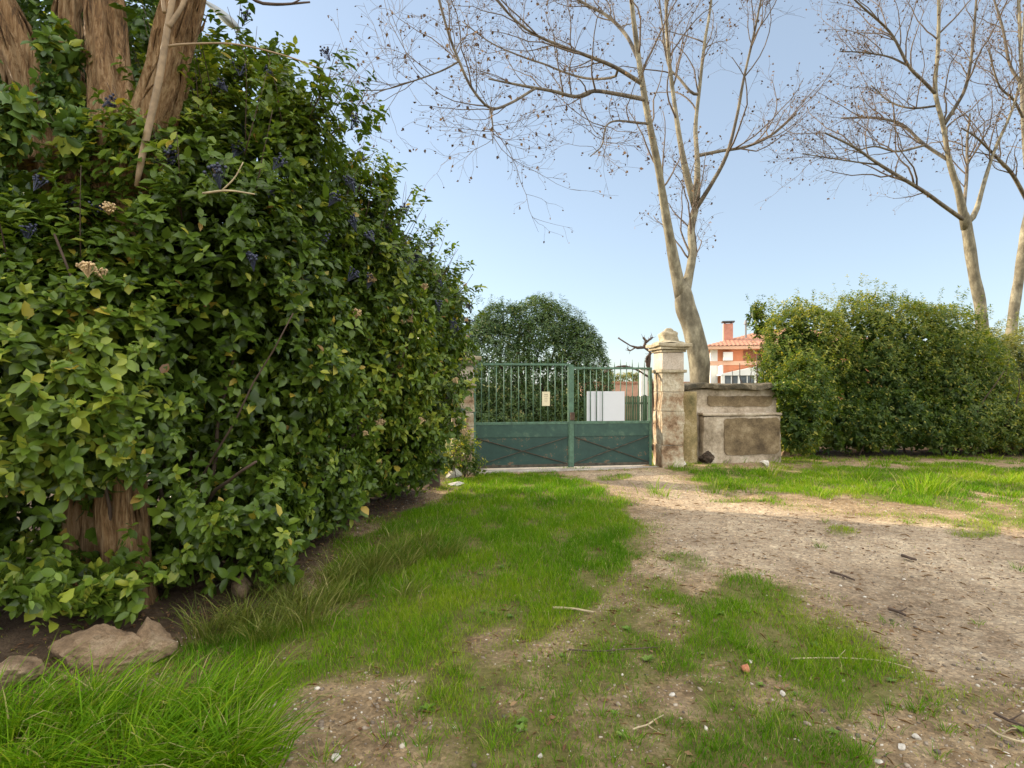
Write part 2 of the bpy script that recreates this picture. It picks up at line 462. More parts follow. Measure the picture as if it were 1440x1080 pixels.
def scatter_turf():
    r = rngf(5)
    parts = []
    for (x0, x1, y0, y1, dens, hm, wm) in ((-3.2, 4.2, 1.7, 4.2, 10500, .048, .0032), (-2.6, 7.0, 4.2, 7.0, 7000, .056, .0042), (-1.6, 13, 7.0, 12.6, 3000, .066, .007)):
        n = int((x1 - x0) * (y1 - y0) * dens)
        x = x0 + r.random(n) * (x1 - x0); y = y0 + r.random(n) * (y1 - y0)
        keep = (np.abs(x) < .95 * y + .3)
        x, y = x[keep], y[keep]
        g = grass_cover(x, y)
        p3 = np.c_[x, y, 0 * x]
        cl = .5 + .5 * wob(p3, 11, 41)
        k = r.random(len(x)) < np.clip(g ** 1.5 * 1.2 * (.3 + .95 * cl), 0, 1)
        x, y, g, cl = x[k], y[k], g[k], cl[k]
        H = hm * (.35 + .75 * g) * (.55 + .8 * r.random(len(x))) * (.7 + .5 * cl)
        th = r.random(len(x)) * 6.283
        rn = np.clip(.36 + .2 * wob(np.c_[x, y, 0 * x], 2.2, 43) + .12 * wob(np.c_[x, y, 0 * x], 7, 44) + r.normal(size=len(x)) * .16 + (1 - g) * .33, 0, 1)
        rn = np.where(r.random(len(x)) < .05 + .12 * (1 - g), .9 + .1 * r.random(len(x)), np.minimum(rn, .88))
        parts.append(blades(np.c_[x, y, gz(x, y) - .004], H, np.c_[np.cos(th), np.sin(th)], .15 + .8 * r.random(len(x)), wm * (.7 + .6 * r.random(len(x))), rn, 6))
    stuff_mesh('grass', parts, M['grass'], 'short bright green grass over the yard')
scatter_turf()

def tall_grass(name, label, centres, m, seed, hgt, nb, wid, spread, tone, out=(0.6, -0.3), arch=.45):
    r = rngf(seed); parts = []
    for (x, y, s) in centres:
        n = int(nb * s)
        a = r.random(n) * 6.283; rad = np.abs(r.normal(size=n)) * spread * s
        px, py = x + np.cos(a) * rad, y + np.sin(a) * rad
        ld = unit(np.c_[np.cos(a) + out[0] + r.normal(size=n) * .35, np.sin(a) + out[1] + r.normal(size=n) * .35])
        H = hgt * s * (.45 + .75 * r.random(n))
        rn = np.clip(tone + r.normal(size=n) * .2, 0, .86); rn = np.where(r.random(n) < .08, .9 + r.random(n) * .1, rn)
        parts.append(blades(np.c_[px, py, gz(px, py) - .01], H, ld, arch + .6 * r.random(n), wid * (.6 + .7 * r.random(n)), rn, seed + 1))
    return stuff_mesh(name, parts, m, label)
r_ = rngf(77)
cs = []
for _ in range(46):
    px, py = -20 + r_.random() * 370, 1000 + r_.random() * 130
    if px < 60 and py < 1020: continue
    p = gp(px, py); cs.append((p[0], p[1], .75 + .5 * r_.random()))
tall_grass('long_grass', 'long bright green arching grass below the boulder', cs, M['grass'], 81, .29, 105, .0065, .075, .42, (.7, -.1), .72)
cs = []
for _ in range(52):
    t = r_.random(); px, py = 330 + t * 280 + r_.normal() * 25, 905 - t * 150 + r_.normal() * 16
    p = gp(px, py); cs.append((p[0], p[1], .6 + .6 * r_.random()))
tall_grass('rough_grass', 'olive rough grass at the foot of the big hedge', cs, M['sedge'], 83, .24, 85, .0055, .08, .45, (.5, -.3))
cs = []
for _ in range(40):
    px, py = r_.choice([1000, 1100, 1250, 1310, 1180, 1420]) + r_.normal() * 38, 655 + r_.random() * 45
    p = gp(px, py); cs.append((p[0], p[1], .6 + .7 * r_.random()))
cs += [(*gp(1300 + r_.normal() * 14, 692 + r_.normal() * 4), 1.5) for _ in range(6)]
cs += [(*gp(1010 + k * 31 + r_.normal() * 10, 652 - k * .6), .8) for k in range(16)]
tall_grass('verge_grass', 'sunlit tufted grass before the far hedge', cs, M['grass'], 85, .19, 42, .008, .13, .55, (.1, -.1))
cs = []
for px, py in [(430 + 900 * r_.random(), 880 + 200 * r_.random()) for _ in range(70)] + [(560 + 380 * r_.random(), 700 + 170 * r_.random()) for _ in range(30)] + [ (1010, 1060), (760, 975), (690, 1000), (560, 1010), (1170, 905), (1250, 875), (1375, 875), (1155, 770), (1090, 905), (1000, 870), (620, 760), (520, 905), (600, 880), (1330, 1030), (1280, 1000), (1190, 1010), (900, 990), (980, 905), (560, 850), (650, 830), (1160, 735), (1275, 735), (1432, 800)]:
    p = gp(px, py); cs.append((p[0], p[1], .5 + .35 * r_.random()))
tall_grass('tufts', 'small loose grass tufts on the bare earth', cs, M['grass'], 87, .11, 55, .0036, .06, .35, (0, 0))

# stones and litter
def ico(sub):
    b = bmesh.new(); bmesh.ops.create_icosphere(b, subdivisions=sub, radius=1)
    V = np.array([v.co for v in b.verts]); T = np.array([[v.index for v in f.verts] for f in b.faces]); b.free()
    return V, T

def pebble_cloud(P, S, rnd, seed, sub=1):
    r = rngf(seed); tv, tf = ico(sub); n, k = len(P), len(tv)
    jit = 1 + .28 * r.normal(size=(n, k, 1)) * .6
    th = r.random(n) * 6.283
    sc = S[:, None] * np.c_[.7 + .6 * r.random(n), .55 + .4 * r.random(n), .35 + .35 * r.random(n)]
    q = tv[None] * jit * sc[:, None, :]
    c, s = np.cos(th)[:, None], np.sin(th)[:, None]
    q = np.stack([q[..., 0] * c - q[..., 1] * s, q[..., 0] * s + q[..., 1] * c, q[..., 2]], -1)
    V = P[:, None] + q
    T = (tf[None] + (np.arange(n) * k)[:, None, None]).reshape(-1, 3)
    return V.reshape(-1, 3), T, np.repeat(rnd, k)

def rnd_mat(name, stops, rough=.85):
    m, n, l, b = mat(name)
    a = n.new('ShaderNodeAttribute'); a.attribute_name = 'rnd'
    r = ramp(n, stops); l.new(a.outputs['Fac'], r.inputs[0])
    f = noise(n, l, 90, 4, .7)
    fr = ramp(n, [(.3, (.75, .74, .72)), (.7, (1.1, 1.1, 1.1))]); l.new(f.outputs[0], fr.inputs[0])
    l.new(mixc(n, l, 1.0, r.outputs[0], fr.outputs[0], 'MULTIPLY'), b.inputs['Base Color'])
    b.inputs['Roughness'].default_value = rough
    return m
M['gravel'] = rnd_mat('gravel_stone', [(0, (.10, .075, .055)), (.35, (.24, .18, .13)), (.7, (.38, .31, .24)), (.93, (.52, .45, .37)), (1, (.66, .60, .52))])

def gravel():
    r = rngf(15)
    n = 60000
    y = 1.7 + 8.0 * r.random(n) ** 1.7
    x = -2.4 + r.random(n) * 9.5
    k = (np.abs(x) < .95 * y + .2) & (x > -2.3 + .16 * (y - 3.4) + .35)
    g = grass_cover(x, y)
    k &= r.random(n) < np.clip(1.05 - 1.25 * g, .03, 1) * (.35 + .65 * (.5 + .5 * wob(np.c_[x, y, 0 * x], 4, 51)))
    x, y = x[k], y[k]
    S = .0035 + .006 * r.random(len(x)) ** 3 + .011 * r.random(len(x)) * (r.random(len(x)) < np.where(y < 3.2, .14, .05))
    o = stuff_mesh('gravel', [pebble_cloud(np.c_[x, y, gz(x, y) + S * .15], S, r.random(len(x)) ** 1.25, 16)], M['gravel'], 'small pale stones strewn over the bare earth')
    n = 9000
    y = 1.7 + 9 * r.random(n) ** 1.6; x = -3 + r.random(n) * 10
    hed = r.random(n) < .42
    x = np.where(hed, -2.0 + .17 * (y - 3.4) + r.normal(size=n) * .32, x)
    k = np.abs(x) < .95 * y + .2
    x, y = x[k], y[k]; n = len(x)
    th = r.random(n) * 6.283
    A = np.c_[np.cos(th), np.sin(th), r.normal(size=n) * .25]; N = np.c_[r.normal(size=(n, 2)) * .35, np.ones(n)]
    L = .016 + .03 * r.random(n) ** 2
    V = leaves(np.c_[x, y, gz(x, y) + .008], A, N, L, L * (.3 + .3 * r.random(n)), r.random(n), LEAF5)
    # dry stalks
    n2 = 2600
    y = 1.7 + 6 * r.random(n2) ** 1.5; x = -2 + r.random(n2) * 7; th = r.random(n2) * 6.283
    A2 = np.c_[np.cos(th), np.sin(th), r.normal(size=n2) * .06]
    L2 = .03 + .08 * r.random(n2) ** 2
    V2 = leaves(np.c_[x, y, gz(x, y) + .008], A2, np.c_[0 * x, 0 * x, 1 + 0 * x], L2, .0028 + 0 * x, .75 + .25 * r.random(n2), LEAF5)
    stuff_mesh('leaf_litter', [V, V2], M['dead_leaf'], 'brown dry leaf litter and straw on the ground')
gravel()

def weeds():
    r = rngf(18); n = 800
    y = 1.8 + 6.5 * r.random(n) ** 1.3; x = -2 + r.random(n) * 7
    g = grass_cover(x, y)
    k = (np.abs(x) < .95 * y + .2) & (r.random(n) < np.clip(g * 1.3 - .1, 0, .8)) & (wob(np.c_[x, y, 0 * x], 2.5, 61) > -.25)
    x, y = x[k], y[k]; n = len(x); parts = []
    sz = .012 + .028 * r.random(n) ** 2
    for j in range(7):
        a = j * .9 + r.random(n) * .8
        A = np.c_[np.cos(a), np.sin(a), .35 + .6 * r.random(n)]
        parts.append(leaves(np.c_[x, y, gz(x, y) + .004], A, np.c_[-np.cos(a) * .5, -np.sin(a) * .5, np.ones(n)], sz * (.7 + .6 * r.random(n)), sz * .55, np.clip(.45 + .2 * r.normal(size=n), 0, .85), LEAF8))
    stuff_mesh('weeds', parts, M['weed'], 'small broad-leaved weeds among the grass')
M['weed'] = leaf_mat('weed_leaf', [(0, (.06, .11, .015)), (.5, (.12, .20, .025)), (1, (.22, .28, .06))], .5, .25, spec=.3)
weeds()

# ------------------------------------------------------------------ foliage
def shell(ells, dens, seed, jit=.22, amp=.13, keep=None, freq=3.0, zmin=.05):
    """points and outward directions in a lumpy shell around a union of ellipsoids"""
    r = rngf(seed); Ps, Ds = [], []
    E = np.array(ells, float)
    for i, e in enumerate(E):
        c, rad = e[:3], e[3:6]
        dm = e[6] if E.shape[1] > 6 else 1.0
        area = 4 * np.pi * (((rad[0]*rad[1])**1.6 + (rad[0]*rad[2])**1.6 + (rad[1]*rad[2])**1.6) / 3) ** (1 / 1.6)
        n = int(area * dens * dm)
        u = unit(r.normal(size=(n, 3)))
        w = np.linalg.norm(u / rad, axis=1)
        u = u[r.random(n) < w / w.max() * 1.6]
        p = c + u * rad
        d = unit(u / rad)
        ok = p[:, 2] > zmin
        for j, f in enumerate(E):
            if j == i: continue
            ok &= (((p - f[:3]) / (f[3:6] * .93)) ** 2).sum(1) > 1
        p, d = p[ok], d[ok]
        lump = wob(p, freq, 101 + seed) + .5 * wob(p, freq * 2.6, 102 + seed)
        p = p + d * (lump * amp - jit * r.random(len(p)) ** 1.4)[:, None]
        Ps.append(p); Ds.append(d)
    P, D = np.concatenate(Ps), np.concatenate(Ds)
    if keep is not None:
        k = keep(P, r); P, D = P[k], D[k]
    return P, D

def sprigs(P, D, seed, K=7, L=.09, aspect=.52, up=.55, stem=.07, tone=.42, var=.13, tmpl=LEAF8, tfreq=2.0, yellow=.02):
    r = rngf(seed); n = len(P)
    T = unit(D + up * np.array([0, 0, 1.]) + r.normal(size=(n, 3)) * .38)
    U = unit(np.cross(T, r.normal(size=(n, 3)))); Vv = np.cross(T, U)
    base_tone = tone + var * r.normal(size=n) + .16 * wob(P, tfreq, seed + 3)
    sc = .62 + .7 * r.random(n)
    parts = []
    for k in range(K):
        s = 1 - (k // 2 * 2) / K                       # 1 at tip pair
        a = (k // 2) * 1.571 + (k % 2) * 3.1416 + r.normal(size=n) * .3
        rad = np.cos(a)[:, None] * U + np.sin(a)[:, None] * Vv
        ax = unit(rad + T * (.15 + .75 * s * s) + np.array([0, 0, -.22]) + r.normal(size=(n, 3)) * .27)
        nm = unit(T + .35 * np.array([0, 0, 1.]) + r.normal(size=(n, 3)) * .36)
        pos = P + T * (stem * (s - 1))[..., None] if np.ndim(s) else P + T * stem * (s - 1)
        ll = L * sc * (.72 + .42 * r.random(n)) * (.72 if s > .99 and K > 4 else 1.0)
        rn = np.clip(base_tone + r.normal(size=n) * .12 + .10 * s, 0, .88)
        rn = np.where(r.random(n) < yellow, .9 + .1 * r.random(n), rn)
        m_ = r.random(n) < .84
        wd = ll * aspect * (.72 + .5 * r.random(n))
        parts.append(leaves(pos[m_], ax[m_], nm[m_], ll[m_], wd[m_], rn[m_], tmpl))
    return join(parts)

def foliage(name, parts, m, parent):
    V, T, rn = join(parts)
    return link(name, tri_mesh(name, V, T, {'rnd': rn}), m, parent)

def grow(starts, dirs, lens, r0, n, seed, wander=.25, trop=(0, 0, .1), tip=.35):
    r = rngf(seed); N = len(starts)
    pts = np.zeros((N, n, 3)); pts[:, 0] = starts
    d = unit(dirs)
    for i in range(1, n):
        d = unit(d + r.normal(size=(N, 3)) * wander + np.array(trop))
        pts[:, i] = pts[:, i-1] + d * (lens / (n - 1))[:, None]
    rad = r0[:, None] * np.linspace(1, tip, n)[None]
    return pts, rad

def at_many(pts, rad, k, lo, hi, seed):
    """k random stations on each polyline: position, tangent, radius"""
    r = rngf(seed); N, n, _ = pts.shape
    t = (lo + (hi - lo) * r.random((N, k))) * (n - 1)
    i = np.minimum(t.astype(int), n - 2); f = (t - i)[..., None]
    ar = np.arange(N)[:, None]
    p = pts[ar, i] * (1 - f) + pts[ar, i + 1] * f
    tg = unit(pts[ar, i + 1] - pts[ar, i])
    rr = rad[ar, i]
    return p.reshape(-1, 3), tg.reshape(-1, 3), rr.reshape(-1)

def side(tg, seed, ang=(.6, 1.1)):
    r = rngf(seed); n = len(tg)
    u = unit(np.cross(tg, r.normal(size=(n, 3))))
    a = ang[0] + (ang[1] - ang[0]) * r.random(n)
    return tg * np.cos(a)[:, None] + u * np.sin(a)[:, None]

# ---- big viburnum hedge on the left
HEDGE = [(-1.78, 5.95, 2.85, .6, .95, .88, 1), (-2.35, 4.5, 2.1, 1.22, 1.15, 1.65, 1), (-2.15, 5.7, 2.15, 1.28, 1.2, 1.75, 1), (-1.85, 6.9, 2.0, 1.3, 1.15, 1.75, 1), (-1.62, 7.5, 1.8, .98, .95, 1.72, 1), (-.98, 7.75, 2.5, .4, .55, .5, 1),
         (-2.75, 3.75, 1.5, .95, .85, 1.3, 1.1), (-3.2, 3.35, 1.45, 1.05, .75, 1.2, 1.1), (-4.2, 3.5, 1.5, 1.3, .9, 1.3, .8),
         (-2.35, 4.5, 3.35, .75, .75, .75, .9), (-1.78, 4.5, 3.4, .55, .55, .62, .9), (-2.2, 4.2, .75, .75, .7, .75, 1), (-1.95, 3.95, .5, .5, .4, .48, 1), (-2.85, 3.3, .5, .5, .35, .45, .9), (-3.3, 3.3, .45, .6, .35, .42, .9), (-2.5, 3.35, .3, .38, .16, .22, 1.2), (-1.9, 5.2, .9, .6, .9, .85, 1), (-1.75, 6.4, .9, .75, 1.0, .9, 1), (-1.55, 7.3, .9, .75, .8, .95, 1),
         (-4.0, 4.3, .6, 1.3, .6, .62, .6), (-3.6, 5.6, 1.8, 1.5, 1.7, 1.7, .3), (-3.2, 7.3, 1.7, 1.4, 1.1, 1.6, .3), (-5.2, 4.6, 1.8, 1.5, 1.6, 1.6, .3)]
def left_hedge():
    h = empty('viburnum_hedge', (-2.6, 5.6, 0), 'huge dense viburnum hedge with dark blue berries and pinkish buds filling the left side', 'hedge')
    def keep(P, r):
        front = (P[:, 0] > -2.6 + .12 * (P[:, 1] - 4)) | (P[:, 1] < 3.6)
        k = r.random(len(P)) < np.where(front, 1, .4)
        # thin low corner round the trunks
        low = (P[:, 2] < .5) & (P[:, 0] < -2.2) & (P[:, 1] < 4.2)
        k &= ~(low & (r.random(len(P)) < .05))
        gap = wob(P, 3.6, 140) + .35 * wob(P, 8, 141) > .62
        k &= ~(gap & (r.random(len(P)) < .86))
        k &= ~((P[:, 0] > -2.95) & (P[:, 0] < -2.0) & (P[:, 1] < 3.85) & (P[:, 2] > .44) & (P[:, 2] < .93) & (r.random(len(P)) < .91))
        return k
    P, D = shell(HEDGE, 275, 21, .44, .19, keep, 3.0, .12)
    a = sprigs(P, D, 22, 8, .081, .58, .6, .085, .42, .17, tfreq=2.6, yellow=.025)
    # loose shoots standing proud of the outline
    P2, D2 = shell(HEDGE[:11], 9, 23, .0, .10, lambda P, r: (P[:, 2] > 2.2) & (r.random(len(P)) < np.where((P[:, 2] > 3.3) & (P[:, 1] < 5.2), 1, .4)), 3.0)
    P3 = np.concatenate([P2 + unit(D2 + np.array([0, 0, .9])) * s for s in (.06, .14, .23, .31)])
    D3 = np.concatenate([unit(D2 + np.array([0, 0, .9]))] * 4)
    b = sprigs(P3, D3, 24, 6, .075, .5, .7, .06, .46, .12)
    # inner leaves
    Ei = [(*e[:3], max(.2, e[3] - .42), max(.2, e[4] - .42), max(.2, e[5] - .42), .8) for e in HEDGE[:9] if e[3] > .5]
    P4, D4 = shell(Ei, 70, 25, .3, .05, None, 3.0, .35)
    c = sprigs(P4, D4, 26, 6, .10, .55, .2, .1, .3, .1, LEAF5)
    # leaves deep inside
    r = rngf(30); Vp, Vd = [], []
    for e in HEDGE:
        e = np.array(e); n = int(4.2 * e[3] * e[4] * e[5] * 115)
        u = unit(r.normal(size=(n, 3))); rad = r.random((n, 1)) ** (1 / 3) * .82
        Vp.append(e[:3] + u * rad * e[3:6]); Vd.append(u)
    Vp, Vd = np.concatenate(Vp), np.concatenate(Vd)
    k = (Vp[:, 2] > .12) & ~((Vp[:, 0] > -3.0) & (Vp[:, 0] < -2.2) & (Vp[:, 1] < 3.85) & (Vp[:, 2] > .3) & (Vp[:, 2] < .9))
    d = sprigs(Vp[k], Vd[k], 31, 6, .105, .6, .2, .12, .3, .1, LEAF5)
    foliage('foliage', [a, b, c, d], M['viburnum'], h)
    # twigs carrying the shoots and inner stems
    pts, rad = grow(P2 - D2 * .25, D2 + np.array([0, 0, .8]), np.full(len(P2), .56), np.full(len(P2), .005), 5, 27, .1)
    r = rngf(28)
    n = 60
    s = np.c_[-2.75 + r.normal(size=n) * .3, 3.7 + r.random(n) * 4.2, .05 + 0 * r.random(n)]
    s[:, 0] += .12 * (s[:, 1] - 3.7)
    q, qr = grow(s, np.c_[r.normal(size=(n, 2)) * .2 + np.array([.1, 0]), np.ones(n)], 1.3 + 1.5 * r.random(n), .012 + .012 * r.random(n), 9, 29, .16)
    V1, T1 = tubes(pts, rad, 4); V2, T2 = tubes(q, qr, 6)
    V, T, _ = join([(V1, T1, V1[:, 0]), (V2, T2, V2[:, 0])])
    link('stems', tri_mesh('stems', V, T), M['twig_dark'], h)['kind'] = 'stuff'
    # pale dead twig sticking out
    tw = resample([(*at(285, 272, 3.3), .007), (*at(320, 268, 3.25), .006), (*at(358, 273, 3.2), .004)], 8)
    t2 = resample([(*at(312, 268, 3.26), .005), (*at(330, 250, 3.25), .004), (*at(342, 228, 3.25), .003)], 8)
    V, T = tubes(np.stack([tw[:, :3], t2[:, :3]]), np.stack([tw[:, 3], t2[:, 3]]), 6)
    link('dead_twig', tri_mesh('dead_twig', V, T), M['twig_pale'], h)
    # berry clusters and bud heads, each a part
    r = rngf(33)
    top = np.where((P[:, 2] > 2.1) & (P[:, 0] > -3.4) & (P[:, 1] < 8) & ((D[:, 0] > .1) | (D[:, 1] < -.3)))[0]
    spots = [(400, 180), (440, 165), (420, 150), (375, 130), (330, 200), (395, 205), (450, 205), (300, 165), (265, 245), (430, 200), (470, 250), (530, 275), (500, 240)]
    sv, st = ico(1)
    mesh_b = []
    for v in range(4):
        n = 17
        c = unit(r.normal(size=(n, 3))) * (.010 + .026 * r.random((n, 1))) * np.array([1, 1, .75])
        V, T, rn = pebble_cloud(c, np.full(n, .0062), r.random(n), 40 + v, 1)
        V = np.concatenate([c[i] + sv * .0062 for i in range(n)]); T = np.concatenate([st + i * len(sv) for i in range(n)])
        pts = np.zeros((n, 4, 3)); pts[:, 0] = (0, 0, -.06); 
        for j in range(1, 4): pts[:, j] = pts[:, 0] + (c - pts[:, 0]) * j / 3
        Vt, Tt = tubes(pts, np.full((n, 4), .0011), 3)
        Vj, Tj, _ = join([(V, T, V[:, 0]), (Vt, Tt, Vt[:, 0])])
        mesh_b.append(tri_mesh('berry_cluster', Vj, Tj))
        mesh_b[-1].materials.append(M['berry'])
    for i, k in enumerate(r.choice(top, 90, replace=False)):
        o = bpy.data.objects.new('berry_cluster', mesh_b[i % 4])
        COL.objects.link(o); o.parent = h
        o.location = Vector(P[k] + D[k] * .10 + np.array([0, 0, .03])) - h.location
        o.rotation_euler = (r.normal() * .4, r.normal() * .4, r.random() * 6)
        s = 1.3 + .6 * r.random(); o.scale = (s, s, s)
    mesh_f = []
    for v in range(3):
        n = 34
        c = unit(r.normal(size=(n, 3)) + np.array([0, 0, .6])) * np.array([.032, .032, .016]) * (.6 + .4 * r.random((n, 1)))
        V = np.concatenate([c[i] + sv * (.0035 + .0025 * r.random()) for i in range(n)]); T = np.concatenate([st + i * len(sv) for i in range(n)])
        pts = np.zeros((n, 3, 3)); pts[:, 0] = (0, 0, -.04); pts[:, 1] = c * .4 + np.array([0, 0, -.02]); pts[:, 2] = c
        Vt, Tt = tubes(pts, np.full((n, 3), .0012), 3)
        Vj, Tj, _ = join([(V, T, V[:, 0]), (Vt, Tt, Vt[:, 0])])
        mesh_f.append(tri_mesh('flower_head', Vj, Tj)); mesh_f[-1].materials.append(M['bud'])
    fr = np.where((P[:, 2] > .6) & (P[:, 2] < 2.9) & ((D[:, 0] > .2) | (D[:, 1] < -.5)) & (P[:, 0] > -3.3))[0]
    for i, k in enumerate(r.choice(fr, 60, replace=False)):
        o = bpy.data.objects.new('flower_head', mesh_f[i % 3])
        COL.objects.link(o); o.parent = h
        o.location = Vector(P[k] + D[k] * .12 + np.array([0, 0, .03])) - h.location
        o.rotation_euler = (r.normal() * .3 + .5, r.normal() * .3, r.random() * 6)
        s = .9 + .7 * r.random(); o.scale = (s, s, s)
left_hedge()

# ---- old shaggy tree inside the hedge
def ridges(seed):
    def f(pts, a):
        q = pts[:, :, None, :] * np.array([1.2, 1.2, .9])
        ang = a[None, None, :]
        r = 1 + .13 * np.sin(5 * ang + 2.0 * np.sin(q[..., 2] * 1.3 + seed)) + .10 * np.sin(11 * ang + 3 * np.sin(q[..., 2] * 2.1)) + .05 * np.sin(17 * ang + q[..., 2] * 6) + .05 * np.sin(q[..., 2] * 9 + 2 * ang)
        return r
    return f

def limb(px_pts, n=26, ns=20, ridge=None):
    """px_pts rows: px, py, radius in px, depth"""
    c = [(*at(a, b, Y), rr * Y / FPX) for a, b, rr, Y in px_pts]
    s = resample(c, n)
    return s[:, :3], np.maximum(s[:, 3], .003)

def shaggy_tree():
    t = empty('shaggy_tree', (-2.55, 3.75, 0), 'old many-stemmed tree with reddish shaggy bark rising out of the hedge', 'tree')
    rows = [[(200, 905, 27, 3.7), (190, 860, 24, 3.7), (172, 740, 27, 3.72), (166, 600, 25, 3.75), (160, 400, 26, 3.8), (165, 210, 30, 3.8), (156, 100, 25, 3.85), (147, 0, 22, 3.9), (140, -180, 20, 4.0), (130, -420, 12, 4.1)],
            [(118, 890, 30, 3.9), (122, 850, 28, 3.88), (128, 700, 28, 3.9), (118, 500, 27, 3.9), (98, 300, 30, 3.85), (62, 170, 32, 3.8), (20, 60, 24, 3.75), (-40, -50, 20, 3.7), (-160, -220, 16, 3.6)],
            [(178, 360, 20, 3.75), (200, 220, 26, 3.7), (230, 120, 25, 3.66), (255, 20, 22, 3.6), (284, -80, 20, 3.55), (390, -280, 13, 3.5)],
            [(90, 290, 22, 3.95), (92, 200, 19, 4.0), (96, 110, 16, 4.05), (96, 20, 14, 4.1), (105, -140, 12, 4.2)],
            [(40, 230, 24, 3.7), (-10, 150, 22, 3.6), (-70, 60, 18, 3.5)]]
    parts = []
    for i, rw in enumerate(rows):
        p, rad = limb(rw, 60)
        V, T = tubes(p[None], rad[None], 40, ridges(i * 1.7))
        parts.append((V, T, V[:, 0]))
    V, T, _ = join(parts)
    link('trunk', tri_mesh('trunk', V, T), M['shag_bark'], t)
    # peeling bark strips
    r = rngf(61); parts = []
    for i, rw in enumerate(rows[:4]):
        p, rad = limb(rw, 60)
        n = 220
        k = r.integers(3, 56, n); a = r.random(n) * 6.283
        base = p[k] + np.c_[np.cos(a), np.sin(a) , 0 * a] * (rad[k] * 1.02)[:, None]
        A = unit(p[k] - p[k - 1]) + r.normal(size=(n, 3)) * .12
        L = .08 + .3 * r.random(n) ** 2
        parts.append(leaves(base, A, np.c_[np.cos(a), np.sin(a), 0 * a], L, .006 + .014 * r.random(n), r.random(n), LEAF5))
    V, T, rn = join(parts)
    link('bark_strips', tri_mesh('bark_strips', V, T), M['shag_bark'], t)['kind'] = 'stuff'
    # thin pale stem in front with side twigs
    th = [[(192, 262, 3, 3.45), (201, 215, 4.6, 3.42), (224, 110, 4.6, 3.4), (238, 25, 4.2, 3.38), (256, -60, 3.5, 3.36), (300, -200, 3, 3.3)],
          [(229, 66, 2, 3.4), (262, 62, 1.5, 3.4), (330, 62, 1.2, 3.45), (400, 78, 1, 3.5), (450, 96, .7, 3.6)],
          [(236, 38, 4, 3.38), (256, 8, 3, 3.4), (275, -40, 2.5, 3.4)], [(232, 18, 3, 3.38), (226, -20, 2, 3.35), (222, -50, 2, 3.3)]]
    P, Rr = zip(*[limb(x, 24) for x in th])
    V, T = tubes(np.stack(P), np.stack(Rr), 10)
    link('stem', tri_mesh('stem', V, T), M['pale_stem'], t)
    # bare twig overhead
    P, Rr = zip(*[limb(x, 16) for x in ([(300, -60, 3, 3.6), (352, -4, 2.2, 3.7), (385, 6, 2, 3.8), (436, 3, 1.2, 3.9)], [(385, 6, 1.4, 3.8), (410, 5, 1.2, 3.8), (430, -6, .8, 3.8)])])
    V, T = tubes(np.stack(P), np.stack(Rr), 6)
    link('dead_branch', tri_mesh('dead_branch', V, T), M['twig_dark'], t)
    # crown behind and above
    ells = [(-3.75, 5.3, 3.9, 1.3, 1.2, 1.35), (-5.2, 5.4, 4.0, 1.3, 1.2, 1.2), (-3.1, 4.1, 6.6, 1.2, 1.1, .9), (-4.3, 3.9, 6.2, 1.1, 1.0, .9), (-3.2, 5.0, 3.2, .9, .8, .9)]
    P, D = shell(ells, 170, 63, .4, .2, None, 3.5, 2.3)
    a = sprigs(P, D, 64, 7, .085, .62, .3, .09, .42, .14, yellow=.03)
    P, D = shell([(*e[:3], e[3] * .6, e[4] * .6, e[5] * .6) for e in ells], 60, 65, .3, .1)
    b = sprigs(P, D, 66, 6, .12, .6, .2, .1, .35, .1, LEAF5)
    # ivy round the stems, low left
    P, D = shell([(-3.0, 3.25, 3.0, .34, .22, .3), (-3.3, 3.3, 3.35, .3, .2, .25), (-2.72, 3.55, 3.05, .16, .12, .22), (-2.95, 3.7, 3.5, .13, .2, .4), (-2.42, 3.6, 3.05, .2, .12, .2)], 200, 67, .15, .06)
    c = sprigs(P, D, 68, 6, .085, .6, .3, .07, .55, .2, yellow=.16)
    foliage('crown', [a, b, c], M['ivy'], t)
shaggy_tree()

